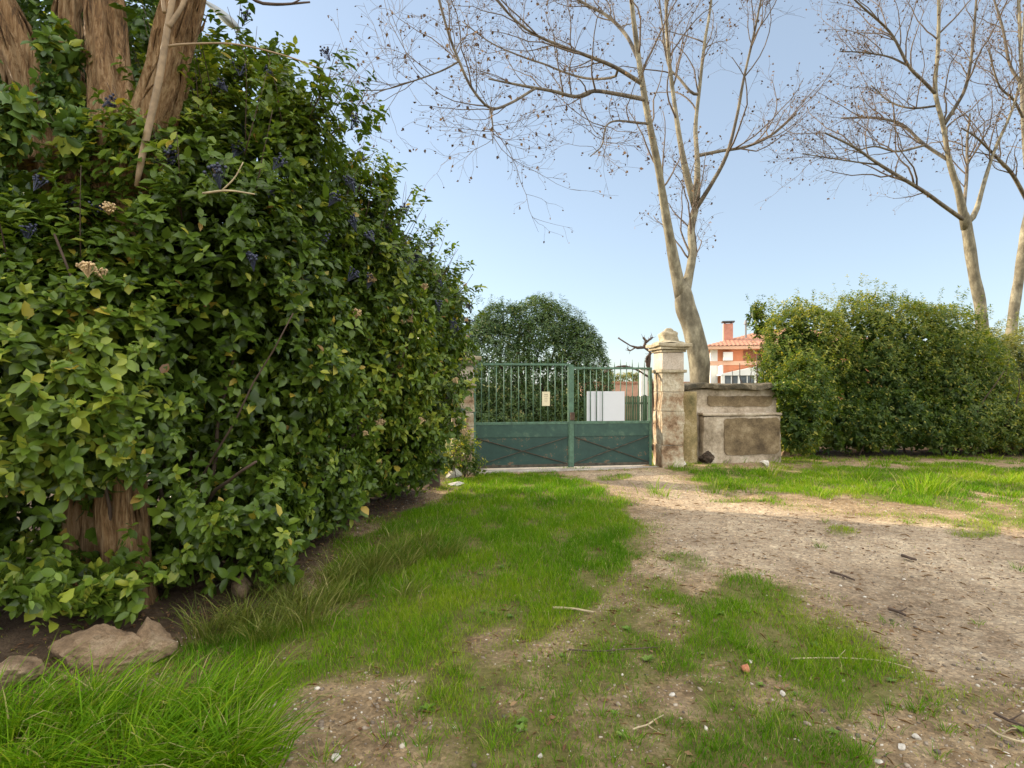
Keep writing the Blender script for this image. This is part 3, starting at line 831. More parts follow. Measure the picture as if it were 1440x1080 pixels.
# ---- right hedges
def hedge(name, label, ells, m, seed, dens, L, loc, tone=.45, yel=.06, group=None, asp=.48):
    h = empty(name, loc, label, 'hedge', group)
    P, D = shell(ells, dens, seed, .28, .16, lambda P, r: (r.random(len(P)) < np.where(P[:, 1] < loc[1] + .8, 1, .4)) & ~((wob(P, 5, seed + 4) > .8) & (r.random(len(P)) < .6)), 2.6, .06)
    a = sprigs(P, D, seed + 1, 7, L, asp, .7, .09, tone, .13, LEAF5, 1.6, yel)
    P2, D2 = shell(ells, dens * .05, seed + 2, 0, .16, lambda P, r: P[:, 2] > 1.6, 2.6)
    up = unit(D2 + np.array([0, 0, 1.2]))
    b = sprigs(np.concatenate([P2 + up * s for s in (.05, .13, .22)]), np.concatenate([up] * 3), seed + 3, 6, L * .85, asp, .8, .06, tone + .12, .12, LEAF5, yellow=yel)
    Ei = [(*e[:3], max(.2, e[3] - .4), max(.2, e[4] - .4), max(.2, e[5] - .4)) for e in ells]
    P4, D4 = shell(Ei, 45, seed + 5, .3, .05)
    c = sprigs(P4, D4, seed + 6, 6, .14, .55, .2, .1, .3, .1, LEAF5)
    r = rngf(seed + 11); Vp, Vd = [], []
    for e in ells:
        e = np.array(e); n = int(4.2 * e[3] * e[4] * e[5] * 60)
        u = unit(r.normal(size=(n, 3)))
        Vp.append(e[:3] + u * r.random((n, 1)) ** (1 / 3) * .8 * e[3:6]); Vd.append(u)
    Vp, Vd = np.concatenate(Vp), np.concatenate(Vd); k = Vp[:, 2] > .1
    d = sprigs(Vp[k], Vd[k], seed + 12, 6, .15, .6, .2, .12, .3, .1, LEAF5)
    foliage('foliage', [a, b, c, d], m, h)
    r = rngf(seed + 8); n = 40
    x0, x1 = min(e[0] - e[3] * .6 for e in ells), max(e[0] + e[3] * .6 for e in ells)
    s = np.c_[x0 + r.random(n) * (x1 - x0), loc[1] + r.normal(size=n) * .3, 0 * r.random(n)]
    q, qr = grow(s, np.c_[r.normal(size=(n, 2)) * .35, np.ones(n)], 1.4 + 1.0 * r.random(n), .015 + .015 * r.random(n), 8, seed + 9, .16)
    V, T = tubes(q, qr, 6)
    link('stems', tri_mesh('stems', V, T), M['twig_dark'], h)['kind'] = 'stuff'
    return h
hedge('laurel_hedge', 'broad rounded green hedge in the open beyond the track, right of the low wall', [(5.5, 10.95, .75, .5, .42, .85), (5.2, 10.85, 1.38, .3, .22, .24), (5.8, 11.2, 1.2, .6, .5, .9), (5.95, 11.75, 1.05, .72, .6, 1.1), (6.1, 12.1, 2.0, .95, .75, 1.25), (6.4, 12.5, 1.65, 1.15, 1.0, 1.5), (7.9, 12.6, 1.8, 1.5, 1.15, 1.75), (9.3, 12.7, 1.75, 1.35, 1.1, 1.6), (10.2, 12.8, 1.3, 1.0, 1.0, 1.2), (7.0, 11.9, .4, 1.2, .6, .42), (9.0, 12.0, .4, 1.2, .6, .42), (11, 12.2, .4, 1.3, .6, .42), (6.6, 12.0, .75, 1.1, .8, .8), (8.0, 12.1, .8, 1.5, .85, .85), (9.8, 12.2, .8, 1.4, .85, .85), (11.8, 12.6, .8, 1.4, .8, .9), (5.45, 12.75, 3.05, .26, .25, .36), (5.6, 12.7, 2.75, .34, .25, .3)], M['laurel'], 201, 210, .078, (8, 12.7, 0))
hedge('pale_hedge', 'paler sunlit hedge partly hidden behind the right end of the broad hedge', [(11.6, 14.3, 1.5, 1.3, 1.0, 1.5), (13.4, 14.4, 1.5, 1.5, 1.0, 1.5), (12.5, 13.9, .8, 1.7, .8, .8)], M['laurel_pale'], 221, 190, .08, (12.4, 14.2, 0), .55, .12)

# ---- dense evergreen behind the gate
def evergreen():
    t = empty('evergreen_tree', (.7, 17.4, 0), 'dense dark rounded evergreen standing behind the left leaf of the gate', 'tree')
    ells = [(-.4, 13.9, 1.9, 1.1, .95, 1.55), (.75, 13.9, 2.0, 1.1, .95, 1.62), (1.4, 13.8, 1.65, .98, .85, 1.55), (-1.6, 14.0, 1.7, 1.1, .9, 1.5), (1.3, 13.7, .8, .9, .75, .9), (0, 13.6, .8, 1.3, .8, .85)]
    ells = [(e[0] * 1.26, e[1] * 1.26, 1.5 + (e[2] - 1.5) * 1.26, e[3] * 1.26, e[4] * 1.26, e[5] * 1.26) for e in ells]
    ells += [(1.4, 17.2, .75, 1.3, .95, .9), (-.4, 17.2, .75, 1.5, .95, .9)]
    P, D = shell(ells, 135, 241, .3, .17, lambda P, r: (P[:, 1] < 18.0) | (r.random(len(P)) < .5), 2.6, .1)
    a = sprigs(P, D, 242, 8, .125, .3, 1.0, .11, .42, .13, LEAF5, 2.0, .05)
    P2, D2 = shell(ells[:3], 9, 243, 0, .15, lambda P, r: P[:, 2] > 2.0)
    b = sprigs(np.concatenate([P2 + np.array([0, 0, s]) for s in (.06, .15, .24)]), np.concatenate([D2 * .3 + np.array([0, 0, 1.])] * 3), 244, 6, .09, .3, 1.0, .07, .5, .12, LEAF5, yellow=.1)
    P4, D4 = shell([(*e[:3], e[3] - .4, e[4] - .38, e[5] - .38) for e in ells], 70, 245, .3, .05)
    c = sprigs(P4, D4, 246, 6, .15, .4, .2, .1, .3, .1, LEAF5)
    foliage('crown', [a, b, c], M['evergreen'], t)
    pts = []
    for k, (x, z) in enumerate(((.5, 2.6), (-.3, 2.4), (1.1, 2.3), (.2, 2.9))):
        pts.append(resample([(.65 + .05 * k, 17.4, -.02, .11), (.6 + (x - .5) * .3, 17.4, .8, .08), (x, 17.4, z * .8, .055), (x * 1.2, 17.4, z * 1.15, .02)], 12))
    p = np.stack(pts)
    V, T = tubes(p[..., :3], p[..., 3], 8)
    link('trunk', tri_mesh('trunk', V, T), M['twig_dark'], t)
evergreen()

# ---- bare plane trees
def plane_tree(name, label, trunk_rows, limb_rows, loc, seed, n2=7, n3=6, seeds=1.0):
    t = empty(name, loc, label, 'tree', 'bare plane trees')
    parts = []; P0, R0 = [], []
    def bumpy(pts, a):
        q = pts[:, :, None, :]
        return 1 + .05 * np.sin(3 * a + q[..., 2] * 2.1 + seed) + .04 * np.sin(2 * a - q[..., 2] * 5.3)
    p, rad = limb(trunk_rows, 40)
    rad = rad * .9
    V, T = tubes(p[None], rad[None], 24, bumpy); parts.append((V, T, V[:, 0]))
    V, T, _ = join(parts); link('trunk', tri_mesh('trunk', V, T), M['plane_bark'], t)
    thick, thin = [], []
    seen = []
    for rw in limb_rows:
        if seen:                                          # a child bough starts on its parent's axis
            q = np.concatenate(seen); dd = np.hypot(q[:, 0] - rw[0][0], q[:, 1] - rw[0][1])
            j = int(dd.argmin())
            if dd[j] < 48: rw = [(q[j, 0], q[j, 1], rw[0][2], q[j, 2])] + ([] if dd[j] < 10 else [(rw[0][0], rw[0][1], rw[0][2] * .97, (rw[0][3] + q[j, 2]) / 2)]) + list(rw[1:])
        aa = np.array(rw, float); tt = np.linspace(0, len(aa) - 1, 60)
        seen.append(np.stack([np.interp(tt, np.arange(len(aa)), aa[:, k]) for k in (0, 1, 3)], 1))
        p, rad = limb(rw, 28)
        if rw[0][2] >= 4.5: rad = rad * np.interp(np.arange(28), [0, 7, 27], [.88, .58, .52])
        else: rad = rad * .8
        P0.append(p); R0.append(rad)
        (thick if rw[0][2] >= 4.5 else thin).append((p, rad))
    for nm, lst, ns in (('limb', thick, 14), ('branch', thin, 8)):
        for p, rad in lst:
            V, T = tubes(p[None], rad[None], ns, bumpy)
            link(nm, tri_mesh(nm, V, T), M['plane_bark'] if nm == 'limb' else M['bough'], t)
    P0, R0 = np.stack(P0), np.stack(R0)
    # second order
    p, tg, rr = at_many(P0, R0, n2, .22, .97, seed)
    r = rngf(seed + 1); n = len(p)
    d = side(tg, seed + 2, (.5, 1.0)) + np.array([0, 0, .45])
    L2 = .7 + 1.7 * r.random(n) ** 1.3
    A2, B2 = grow(p, d, L2, np.clip(rr * .5, .006, .024) * (.6 + .25 * L2), 9, seed + 3, .17, (0, 0, .05), .3)
    p, tg, rr = at_many(A2, B2, n3, .2, 1.0, seed + 4)
    n = len(p); r = rngf(seed + 5)
    A3, B3 = grow(p, side(tg, seed + 6, (.4, 1.0)), .3 + .55 * r.random(n), np.full(n, .0042), 6, seed + 7, .2, (0, 0, .02), .5)
    p, tg, rr = at_many(A3, B3, 2, .3, 1.0, seed + 8)
    n = len(p); r = rngf(seed + 9)
    A4, B4 = grow(p, side(tg, seed + 10, (.4, 1.0)), .15 + .28 * r.random(n), np.full(n, .003), 4, seed + 11, .2, (0, 0, -.06), .7)
    V2, T2 = tubes(A2, B2, 5); V3, T3 = tubes(A3, B3, 3); V4, T4 = tubes(A4, B4, 3)
    V, T, _ = join([(V2, T2, V2[:, 0]), (V3, T3, V3[:, 0]), (V4, T4, V4[:, 0])])
    link('twigs', tri_mesh('twigs', V, T), M['twig'], t)['kind'] = 'stuff'
    # hanging seed balls and leftover leaves
    ends = np.concatenate([A4[:, -1], A3[:, -1]]); r = rngf(seed + 12)
    e = ends[r.random(len(ends)) < seeds * .42]
    dz = .03 + .05 * r.random(len(e))
    bp = e - np.c_[0 * dz, 0 * dz, dz]
    V, T, rn = pebble_cloud(bp, np.full(len(bp), .019), r.random(len(bp)), seed + 13, 1)
    st = np.stack([e, (e + bp) / 2, bp], 1); Vs, Ts = tubes(st, np.full((len(e), 3), .0016), 3)
    V, T, _ = join([(V, T, rn), (Vs, Ts, Vs[:, 0])])
    link('seed_balls', tri_mesh('seed_balls', V, T), M['seed'], t)['kind'] = 'stuff'
    e = ends[r.random(len(ends)) < seeds * .5]; n = len(e)
    A = unit(r.normal(size=(n, 3)) + np.array([0, 0, -1.0]))
    L = .04 + .045 * r.random(n)
    V, T, rn = leaves(e, A, r.normal(size=(n, 3)), L, L * .8, r.random(n), LEAF5)
    link('dead_leaves', tri_mesh('dead_leaves', V, T, {'rnd': rn}), M['withered'], t)['kind'] = 'stuff'
    return t
M['bough'] = bark_mat('bough_bark', (.045, .034, .026), (.10, .078, .056), (.22, .18, .125), 8, 4, .3, .01)

Y = 13.5
plane_tree('plane_tree', 'tall bare plane tree with forked pale trunk right behind the stone gate pillar',
    [(986, 640, 20, Y), (984, 560, 15, Y), (984, 515, 15.2, Y), (978, 482, 16.2, Y), (971, 455, 15, Y), (964, 434, 15, Y), (962, 415, 13.5, Y), (962, 398, 8, Y)],
    [[(960, 425, 11, Y), (949, 372, 10, Y-.1), (936, 302, 9, Y-.3), (926, 237, 8.5, Y-.5), (913, 172, 8, Y-.7), (905, 128, 7.3, Y-.8), (897, 75, 6.5, Y-.9), (888, 0, 5.5, Y-1), (882, -80, 4.5, Y-1.1), (876, -260, 2.5, Y-1.2)],
     [(966, 425, 11, Y), (973, 365, 9.8, Y+.1), (972, 322, 9.2, Y+.2), (979, 285, 8.5, Y+.3), (979, 262, 6, Y+.35)],
     [(977, 290, 6.5, Y+.3), (967, 252, 6, Y+.3), (955, 190, 5.4, Y+.4), (945, 120, 4.8, Y+.6), (938, 50, 4.3, Y+.7), (936, -20, 3.7, Y+.8), (928, -220, 2, Y+1)],
     [(980, 286, 6, Y+.3), (981, 230, 5, Y+.5), (978, 180, 4.6, Y+.8), (983, 130, 4.1, Y+1), (991, 60, 3.6, Y+1.2), (1000, 0, 3, Y+1.4), (1014, -160, 2, Y+1.7)],
     [(982, 296, 4.2, Y+.3), (1001, 258, 3.6, Y+0), (1022, 218, 3, Y-.3), (1036, 165, 2.6, Y-.5), (1046, 110, 2.2, Y-.7), (1062, 40, 1.9, Y-.9), (1078, -40, 1.4, Y-1)],
     [(982, 217, 3.2, Y+.5), (1015, 212, 2.7, Y+.9), (1050, 206, 2.3, Y+1.3), (1085, 190, 2, Y+1.6), (1120, 160, 1.5, Y+1.9)],
     [(972, 130, 2.6, Y+.9), (955, 110, 2.3, Y+1.2), (940, 92, 2, Y+1.5), (932, 40, 1.6, Y+1.9), (925, -20, 1.2, Y+2.1)],
     [(904, 141, 4.2, Y-.8), (866, 132, 3.6, Y-1.2), (834, 128, 3.3, Y-1.6), (810, 136, 3.1, Y-1.9), (776, 128, 2.8, Y-2.2), (742, 122, 2.4, Y-2.5), (687, 111, 1.3, Y-2.9)],
     [(752, 126, 2.4, Y-2.4), (718, 145, 2.3, Y-2.8), (690, 152, 2.3, Y-3.1), (664, 125, 2.4, Y-3.3), (645, 85, 2.4, Y-3.4), (630, 45, 2.4, Y-3.5), (612, -20, 2.2, Y-3.6)],
     [(690, 152, 1.8, Y-3.1), (693, 178, 1.4, Y-3.1), (693, 202, .9, Y-3.1)],
     [(643, 86, 1.7, Y-3.4), (620, 100, 1.5, Y-3.4), (575, 116, 1.2, Y-3.5), (540, 126, 1, Y-3.5), (505, 127, .7, Y-3.6)],
     [(902, 122, 3.8, Y-.8), (866, 95, 3.3, Y-1), (830, 80, 3, Y-1.2), (785, 63, 2.6, Y-1.4), (748, 46, 2.3, Y-1.6), (718, 22, 2, Y-1.7), (690, -10, 1.6, Y-1.8)],
     [(898, 84, 3.6, Y-.9), (882, 52, 3.2, Y-.6), (856, 24, 2.8, Y-.3), (822, 5, 2.4, Y), (780, -20, 2, Y+.3)],
     [(864, 108, 2.4, Y-.6), (832, 111, 2.1, Y-.3), (800, 104, 1.9, Y), (765, 90, 1.7, Y+.2), (735, 80, 1.5, Y+.4), (690, 60, 1.2, Y+.6), (650, 30, .9, Y+.8)],
     [(914, 178, 2.4, Y-.7), (890, 172, 2, Y-.9), (866, 170, 1.7, Y-1.2), (852, 178, 1.5, Y-1.4), (846, 205, 1.2, Y-1.6), (830, 220, .9, Y-1.8)]],
    (3.6, 13.5, 0), 301, 12, 6)
Y = 17.0
plane_tree('plane_tree', 'bare plane tree spreading low left-hand boughs, rising behind the right end of the broad hedge',
    [(1384, 600, 10, Y), (1380, 450, 8.2, Y), (1370, 385, 7.6, Y), (1359, 318, 7.4, Y), (1356, 300, 5, Y)],
    [[(1358, 322, 7, Y), (1348, 270, 6, Y-.2), (1335, 227, 5.6, Y-.3), (1326, 175, 5.2, Y-.4), (1315, 128, 4.8, Y-.4), (1319, 70, 4.3, Y-.3), (1320, 0, 3.7, Y-.2), (1317, -90, 2.5, Y)],
     [(1356, 308, 3.8, Y), (1325, 288, 3.4, Y-.5), (1297, 268, 3.1, Y-1), (1239, 233, 2.6, Y-1.8), (1201, 207, 2.1, Y-2.3), (1160, 187, 1.5, Y-2.8)],
     [(1333, 224, 3.2, Y-.3), (1297, 201, 2.7, Y), (1268, 175, 2.4, Y+.3), (1230, 166, 2, Y+.6), (1183, 166, 1.4, Y+1)],
     [(1300, 204, 2, Y), (1262, 213, 1.7, Y-.3), (1230, 206, 1.4, Y-.5), (1200, 214, 1, Y-.8)],
     [(1360, 300, 3, Y), (1360, 240, 2.5, Y+.4), (1360, 200, 2.1, Y+.7), (1364, 160, 1.6, Y+1)],
     [(1362, 318, 5, Y), (1371, 300, 4.3, Y), (1384, 257, 3.9, Y+.2), (1399, 210, 3.5, Y+.4), (1420, 163, 3, Y+.5), (1434, 117, 2.6, Y+.6), (1437, 60, 2.2, Y+.7), (1445, -40, 1.6, Y+.8)],
     [(1328, 178, 3.4, Y-.4), (1345, 148, 3, Y-.6), (1358, 122, 2.7, Y-.8), (1367, 73, 2.3, Y-1), (1373, 0, 1.8, Y-1.2), (1380, -80, 1.2, Y-1.3)],
     [(1315, 133, 3.2, Y-.4), (1296, 112, 2.8, Y-.6), (1277, 92, 2.5, Y-.8), (1252, 46, 2.1, Y-1), (1212, 9, 1.6, Y-1.2), (1170, -30, 1.2, Y-1.4)],
     [(1276, 95, 1.9, Y-.8), (1250, 80, 1.6, Y-.6), (1215, 74, 1.3, Y-.4), (1180, 72, .9, Y-.2)],
     [(1238, 233, 1.6, Y-1.8), (1205, 228, 1.3, Y-1.9), (1165, 222, 1.1, Y-2), (1128, 216, .8, Y-2.1)],
     [(1310, 150, 2, Y-.4), (1280, 152, 1.7, Y-.1), (1250, 142, 1.4, Y+.2), (1225, 120, 1, Y+.5)]],
    (14.1, 17, 0), 351, 12, 7)
Y = 18.5
plane_tree('plane_tree', 'bare plane tree cut by the right edge of the photo, above the paler hedge',
    [(1412, 600, 9, Y), (1424, 450, 7, Y), (1434, 385, 6.6, Y), (1442, 325, 6.3, Y), (1445, 300, 4.5, Y)],
    [[(1443, 330, 6, Y), (1446, 270, 5.4, Y), (1440, 190, 5, Y), (1437, 110, 4.5, Y+.2), (1434, 40, 4, Y+.3), (1430, -60, 3, Y+.4)],
     [(1446, 282, 3.6, Y), (1424, 246, 3, Y-.5), (1402, 222, 2.5, Y-.9), (1374, 194, 1.8, Y-1.3), (1352, 180, 1.2, Y-1.6)],
     [(1444, 320, 5, Y), (1470, 250, 4.4, Y), (1500, 150, 3.6, Y), (1520, 20, 2.6, Y)],
     [(1440, 120, 2.8, Y+.1), (1420, 90, 2.4, Y+.3), (1410, 40, 2, Y+.5), (1395, -10, 1.5, Y+.6)],
     [(1441, 170, 2.4, Y), (1425, 140, 2, Y-.3), (1405, 120, 1.6, Y-.6), (1390, 70, 1.2, Y-.9)]],
    (16.4, 18.5, 0), 381, 12, 7)

# ------------------------------------------------------------------ gate, pillars, low wall
def gate_paint():
    m, n, l, b = mat('green_gate_paint')
    a = noise(n, l, 5, 8, .7); f = noise(n, l, 35, 6, .7)
    c = ramp(n, [(.3, (.010, .036, .030)), (.55, (.018, .054, .042)), (.75, (.04, .09, .062))]); l.new(a.outputs[0], c.inputs[0])
    s = n.new('ShaderNodeMath'); s.operation = 'MULTIPLY_ADD'; l.new(f.outputs[0], s.inputs[0]); s.inputs[1].default_value = .6; l.new(a.outputs[0], s.inputs[2])
    rr = ramp(n, [(.90, (0, 0, 0)), (.98, (1, 1, 1))]); l.new(s.outputs[0], rr.inputs[0])
    l.new(mixc(n, l, rr.outputs[0], c.outputs[0], (.16, .085, .045)), b.inputs['Base Color'])
    b.inputs['Roughness'].default_value = .55
    bump(n, l, f.outputs[0], .25, .004, b)
    return m
M['gate'] = gate_paint()
M['gate_light'] = plain('weathered_green_paint', (.08, .155, .10), .6, .3, 14)
M['rust'] = plain('rusted_iron', (.085, .05, .032), .85, .4, 20)
M['rust_green'] = plain('rust_stained_green_paint', (.075, .06, .04), .75, .45, 12)
M['white_board'] = plain('white_board', (.60, .60, .63), .55, .03, 3)
M['cream'] = plain('cream_card', (.72, .62, .42), .7, .06, 6)
M['ink'] = plain('faded_print', (.32, .26, .18), .8, .2, 30)

GA, GB = np.array([-.69, 9.80]), np.array([2.56, 10.32])
GYAW = math.atan2(GB[1] - GA[1], GB[0] - GA[0])
GLEN = float(np.linalg.norm(GB - GA))

def gate_leaf(x0, w, top, label, mirror, seed):
    """local x along the gate from x0; built in gate-local coordinates"""
    d = (GB - GA) / GLEN
    o = GA + d * x0
    g = empty('gate_leaf', (o[0], o[1], 0), label, 'gate', None, GYAW)
    hinge, free = (0, w) if not mirror else (w, 0)
    b = bmesh.new()
    box(b, 0.0, .045, -.022, .022, .03, top, .005); box(b, w - .05, w, -.022, .022, .03, top, .005)
    box(b, .046, w - .051, -.019, .019, top - .035, top, .004)
    box(b, .046, w - .051, -.019, .019, .79, .835, .004)
    bm_obj('frame', b, M['gate_light'], g, world=False)
    b = bmesh.new(); box(b, .046, w - .051, -.006, .006, .04, .789)
    bm_obj('panel', b, M['gate'], g, world=False)
    b = bmesh.new(); box(b, .05, w - .055, -.016, -.0065, .57, .785, .003)
    bm_obj('band', b, M['rust_green'] if False else M['gate_band'], g, world=False)
    b = bmesh.new(); box(b, .05, w - .055, -.022, -.0065, .05, .095, .003); bm_obj('bottom_rail', b, M['rust_green'], g, world=False)
    for s in (0, 1):
        b = bmesh.new()
        zz = (.10, .56) if s else (.56, .10)
        bar(b, (.07, -.0115 - .008 * s, zz[0]), (w - .075, -.0115 - .008 * s, zz[1]), .034, .008)
        bm_obj('brace', b, M['rust'] if s == 0 else M['rust_green'], g, world=False)
    n = 12
    r = rngf(seed)
    for k in range(n):
        x = .046 + (w - .1) * (k + .75) / (n + .5)
        b = bmesh.new()
        up = .085 + .05 * (k % 2) + .012 * r.random()
        bend = r.normal() * .004
        for z0, z1 in ((.836, top - .036), (top + .001, top + up)):
            bmesh.ops.create_cone(b, cap_ends=True, segments=8, radius1=.0085, radius2=.0085 if z1 < top else .003, depth=z1 - z0,
                                  matrix=Matrix.Translation((x + bend * (z0 - .8), 0, (z0 + z1) / 2)))
        bm_obj('bar', b, M['gate_light'], g, True, world=False)
    for z in (.35, 1.45):
        b = bmesh.new(); bmesh.ops.create_cone(b, cap_ends=True, segments=10, radius1=.02, radius2=.02, depth=.11, matrix=Matrix.Translation(((-.022 if not mirror else w + .022), 0, z)))
        bm_obj('hinge', b, M['rust'], g, True, world=False)
    return g
def band_mat():
    m, n, l, b = mat('weathered_band_paint')
    a = noise(n, l, 6, 8, .7)
    c = ramp(n, [(.3, (.016, .046, .036)), (.55, (.03, .075, .054)), (.75, (.10, .155, .10))]); l.new(a.outputs[0], c.inputs[0])
    l.new(c.outputs[0], b.inputs['Base Color']); b.inputs['Roughness'].default_value = .6
    return m
M['gate_band'] = band_mat()
w1 = GLEN * .535
gate_leaf(0.02, w1 - .03, 1.86, 'left leaf of the green metal gate, carrying the small cream notice', False, 1)
gl = gate_leaf(w1, GLEN - w1 - .03, 1.80, 'right leaf of the green metal gate, carrying the white board', True, 2)
b = bmesh.new(); box(b, -.045, .035, -.035, -.0235, .05, 1.84, .004); 
bm_obj('meeting_strip', b, M['gate_light'], gl, world=False)
b = bmesh.new(); box(b, -.03, .05, -.062, -.036, .86, 1.0, .006); bm_obj('lock_box', b, M['rust'], gl, world=False)

def on_gate(u, off=0.0):
    d = (GB - GA) / GLEN
    p = GA + d * u
    return (p[0] + d[1] * off, p[1] - d[0] * off)

def notices():
    x, y = on_gate(1.30, .016)
    g = empty('notice', (x, y, 1.115), 'small cream notice fixed to the bars of the left gate leaf', 'notice', None, GYAW)
    b = bmesh.new(); box(b, -.07, .07, -.004, .004, 0, .25, .002); bm_obj('card', b, M['cream'], g, world=False)
    b = bmesh.new()
    for k, (w, h) in enumerate(((.06, .014), (.07, .006), (.055, .006), (.065, .006), (.05, .006))):
        box(b, -w / 2, w / 2, -.0056, -.0045, .19 - k * .03, .19 - k * .03 + h)
    bm_obj('faded_print', b, M['ink'], g, world=False)
    x, y = on_gate(2.40, -.022)
    g = empty('white_board', (x, y, .84), 'plain white board threaded through the bars of the right gate leaf', 'board', None, GYAW)
    b = bmesh.new()                                    # a thin sheet threaded behind two bars, then in front of the rest
    rows = []
    for i in range(47):
        xx = -.345 + .69 * i / 46
        s_ = min(1, max(0, (xx + .125) / .095)); s_ = s_ * s_ * (3 - 2 * s_)
        yy = .003 - s_ * .038
        rows.append([b.verts.new((xx, yy + dy, z)) for dy, z in ((-.002, 0), (-.002, .53), (.002, .53), (.002, 0))])
    for r0, r1 in zip(rows[:-1], rows[1:]):
        for k in range(4): b.faces.new((r0[k], r1[k], r1[(k+1) % 4], r0[(k+1) % 4]))
    b.faces.new(rows[0]); b.faces.new(rows[-1][::-1])
    bmesh.ops.recalc_face_normals(b, faces=b.faces[:])
    bm_obj('sheet', b, M['white_board'], g, world=False)
notices()
b = bmesh.new()
box(b, 0, GLEN + .1, -.22, .25, -.2, .022, .01, .006, 6, 4)
o = bm_obj('stone_threshold', b, stone_mat('threshold_stone', (.34, .29, .25), (.45, .40, .35), (.55, .50, .45)))
o.location, o.rotation_euler = (GA[0], GA[1], 0), (0, 0, GYAW)
tag(o, 'long pale stone threshold under the closed green gate', 'threshold')

def block_mat():
    m, n, l, b = mat('patched_pillar_stone')
    a = noise(n, l, 3.4, 8, .65); f = noise(n, l, 32, 7, .7)
    c = ramp(n, [(.36, (.15, .085, .045)), (.44, (.33, .215, .13)), (.53, (.47, .38, .27)), (.66, (.62, .55, .43))]); l.new(a.outputs[0], c.inputs[0])
    fr = ramp(n, [(.3, (.6, .57, .54)), (.7, (1.12, 1.12, 1.1))]); l.new(f.outputs[0], fr.inputs[0])
    l.new(mixc(n, l, 1.0, c.outputs[0], fr.outputs[0], 'MULTIPLY'), b.inputs['Base Color'])
    b.inputs['Roughness'].default_value = .92
    p = bump(n, l, a.outputs[0], .6, .05, b); bump(n, l, f.outputs[0], .7, .02, b, p)
    return m
M['block'] = block_mat()
M['cap_stone'] = stone_mat('lichened_cap_stone', (.16, .13, .075), (.40, .33, .22), (.56, .48, .36), 4.5, .6, .02)
M['neck_stone'] = stone_mat('pale_neck_stone', (.40, .31, .24), (.52, .43, .35), (.60, .52, .44), 3, .4, .01)

def pillar(px, py_base, label, w, seed, H=1.84):
    y = FPX * CAM_H / (py_base - 540); x = (px - 720) / FPX * y
    g = empty('gate_pillar', (x, y, 0), label, 'pillar', 'stone gate pillars', GYAW)
    h = w / 2
    zs = [-.1, .42, .78, 1.02, 1.36, H - .05]
    r = rngf(seed)
    for k, (z0, z1) in enumerate(zip(zs[:-1], zs[1:])):
        b = bmesh.new(); j = r.normal(size=4) * .004
        box(b, -h + j[0], h + j[1], -h + j[2], h + j[3], z0, z1 - .003, .005, .012, 7, seed + 7 * k)
        bm_obj('stone_block', b, M['block'], g, True, world=False)
    b = bmesh.new()
    box(b, -h + .022, h - .022, -h + .022, h - .022, -.05, H - .07)
    bm_obj('mortar', b, M['mortar'], g, world=False)
    b = bmesh.new(); box(b, -h - .045, h + .045, -h - .045, h + .045, H - .06, H - .005, .012, .004, 5, seed + 50); bm_obj('collar', b, M['cap_stone'], g, True, world=False)
    b = bmesh.new(); box(b, -h + .0, h - .0, -h + .0, h - .0, H - .003, H + .30, .012, .004, 5, seed + 51); bm_obj('neck', b, M['neck_stone'], g, True, world=False)
    b = bmesh.new()
    box(b, -h - .03, h + .03, -h - .03, h + .03, H + .302, H + .345, .012, .004, 5, seed + 52)
    box(b, -h - .075, h + .075, -h - .075, h + .075, H + .347, H + .40, .014, .006, 5, seed + 53)
    box(b, -h - .11, h + .11, -h - .11, h + .11, H + .402, H + .465, .016, .008, 6, seed + 54)
    bm_obj('cornice', b, M['cap_stone'], g, True, world=False)
    # worn finial: square stump with shoulders and a broken tip
    b = bmesh.new()
    prof = [(h + .06, H + .467), (h + .0, H + .50), (h - .055, H + .515), (h - .06, H + .60), (h - .05, H + .645), (h - .085, H + .675), (.085, H + .685), (.06, H + .72), (.025, H + .74)]
    ns = 20; rings = []
    for rr, z in prof:
        ring = []
        for i in range(ns):
            a = i / ns * 2 * math.pi
            sq = 1 / max(abs(math.cos(a)), abs(math.sin(a))); sq = 1 + (sq - 1) * .92
            q = rr * sq * (1 + .04 * math.sin(5 * a + z * 30) + .03 * math.sin(9 * a + seed))
            ring.append(b.verts.new((q * math.cos(a) + .01 * math.sin(z * 20), q * math.sin(a), z + .012 * math.sin(3 * a + z * 9))))
        rings.append(ring)
    for r0, r1 in zip(rings[:-1], rings[1:]):
        for i in range(ns): b.faces.new((r0[i], r0[(i+1) % ns], r1[(i+1) % ns], r1[i]))
    b.faces.new(rings[-1])
    bm_obj('finial', b, M['cap_stone'], g, True, world=False)
    return g
M['mortar'] = plain('old_mortar', (.42, .36, .30), .95, .2, 20, 0, .3)
pillar(940, 657, 'stone gate pillar beside the low wall, with a lit cornice and a worn finial on top', .40, 5, 1.76)
pillar(650, 663, 'stone gate pillar on the hedge side, its top buried in leaves', .36, 9, 1.5)

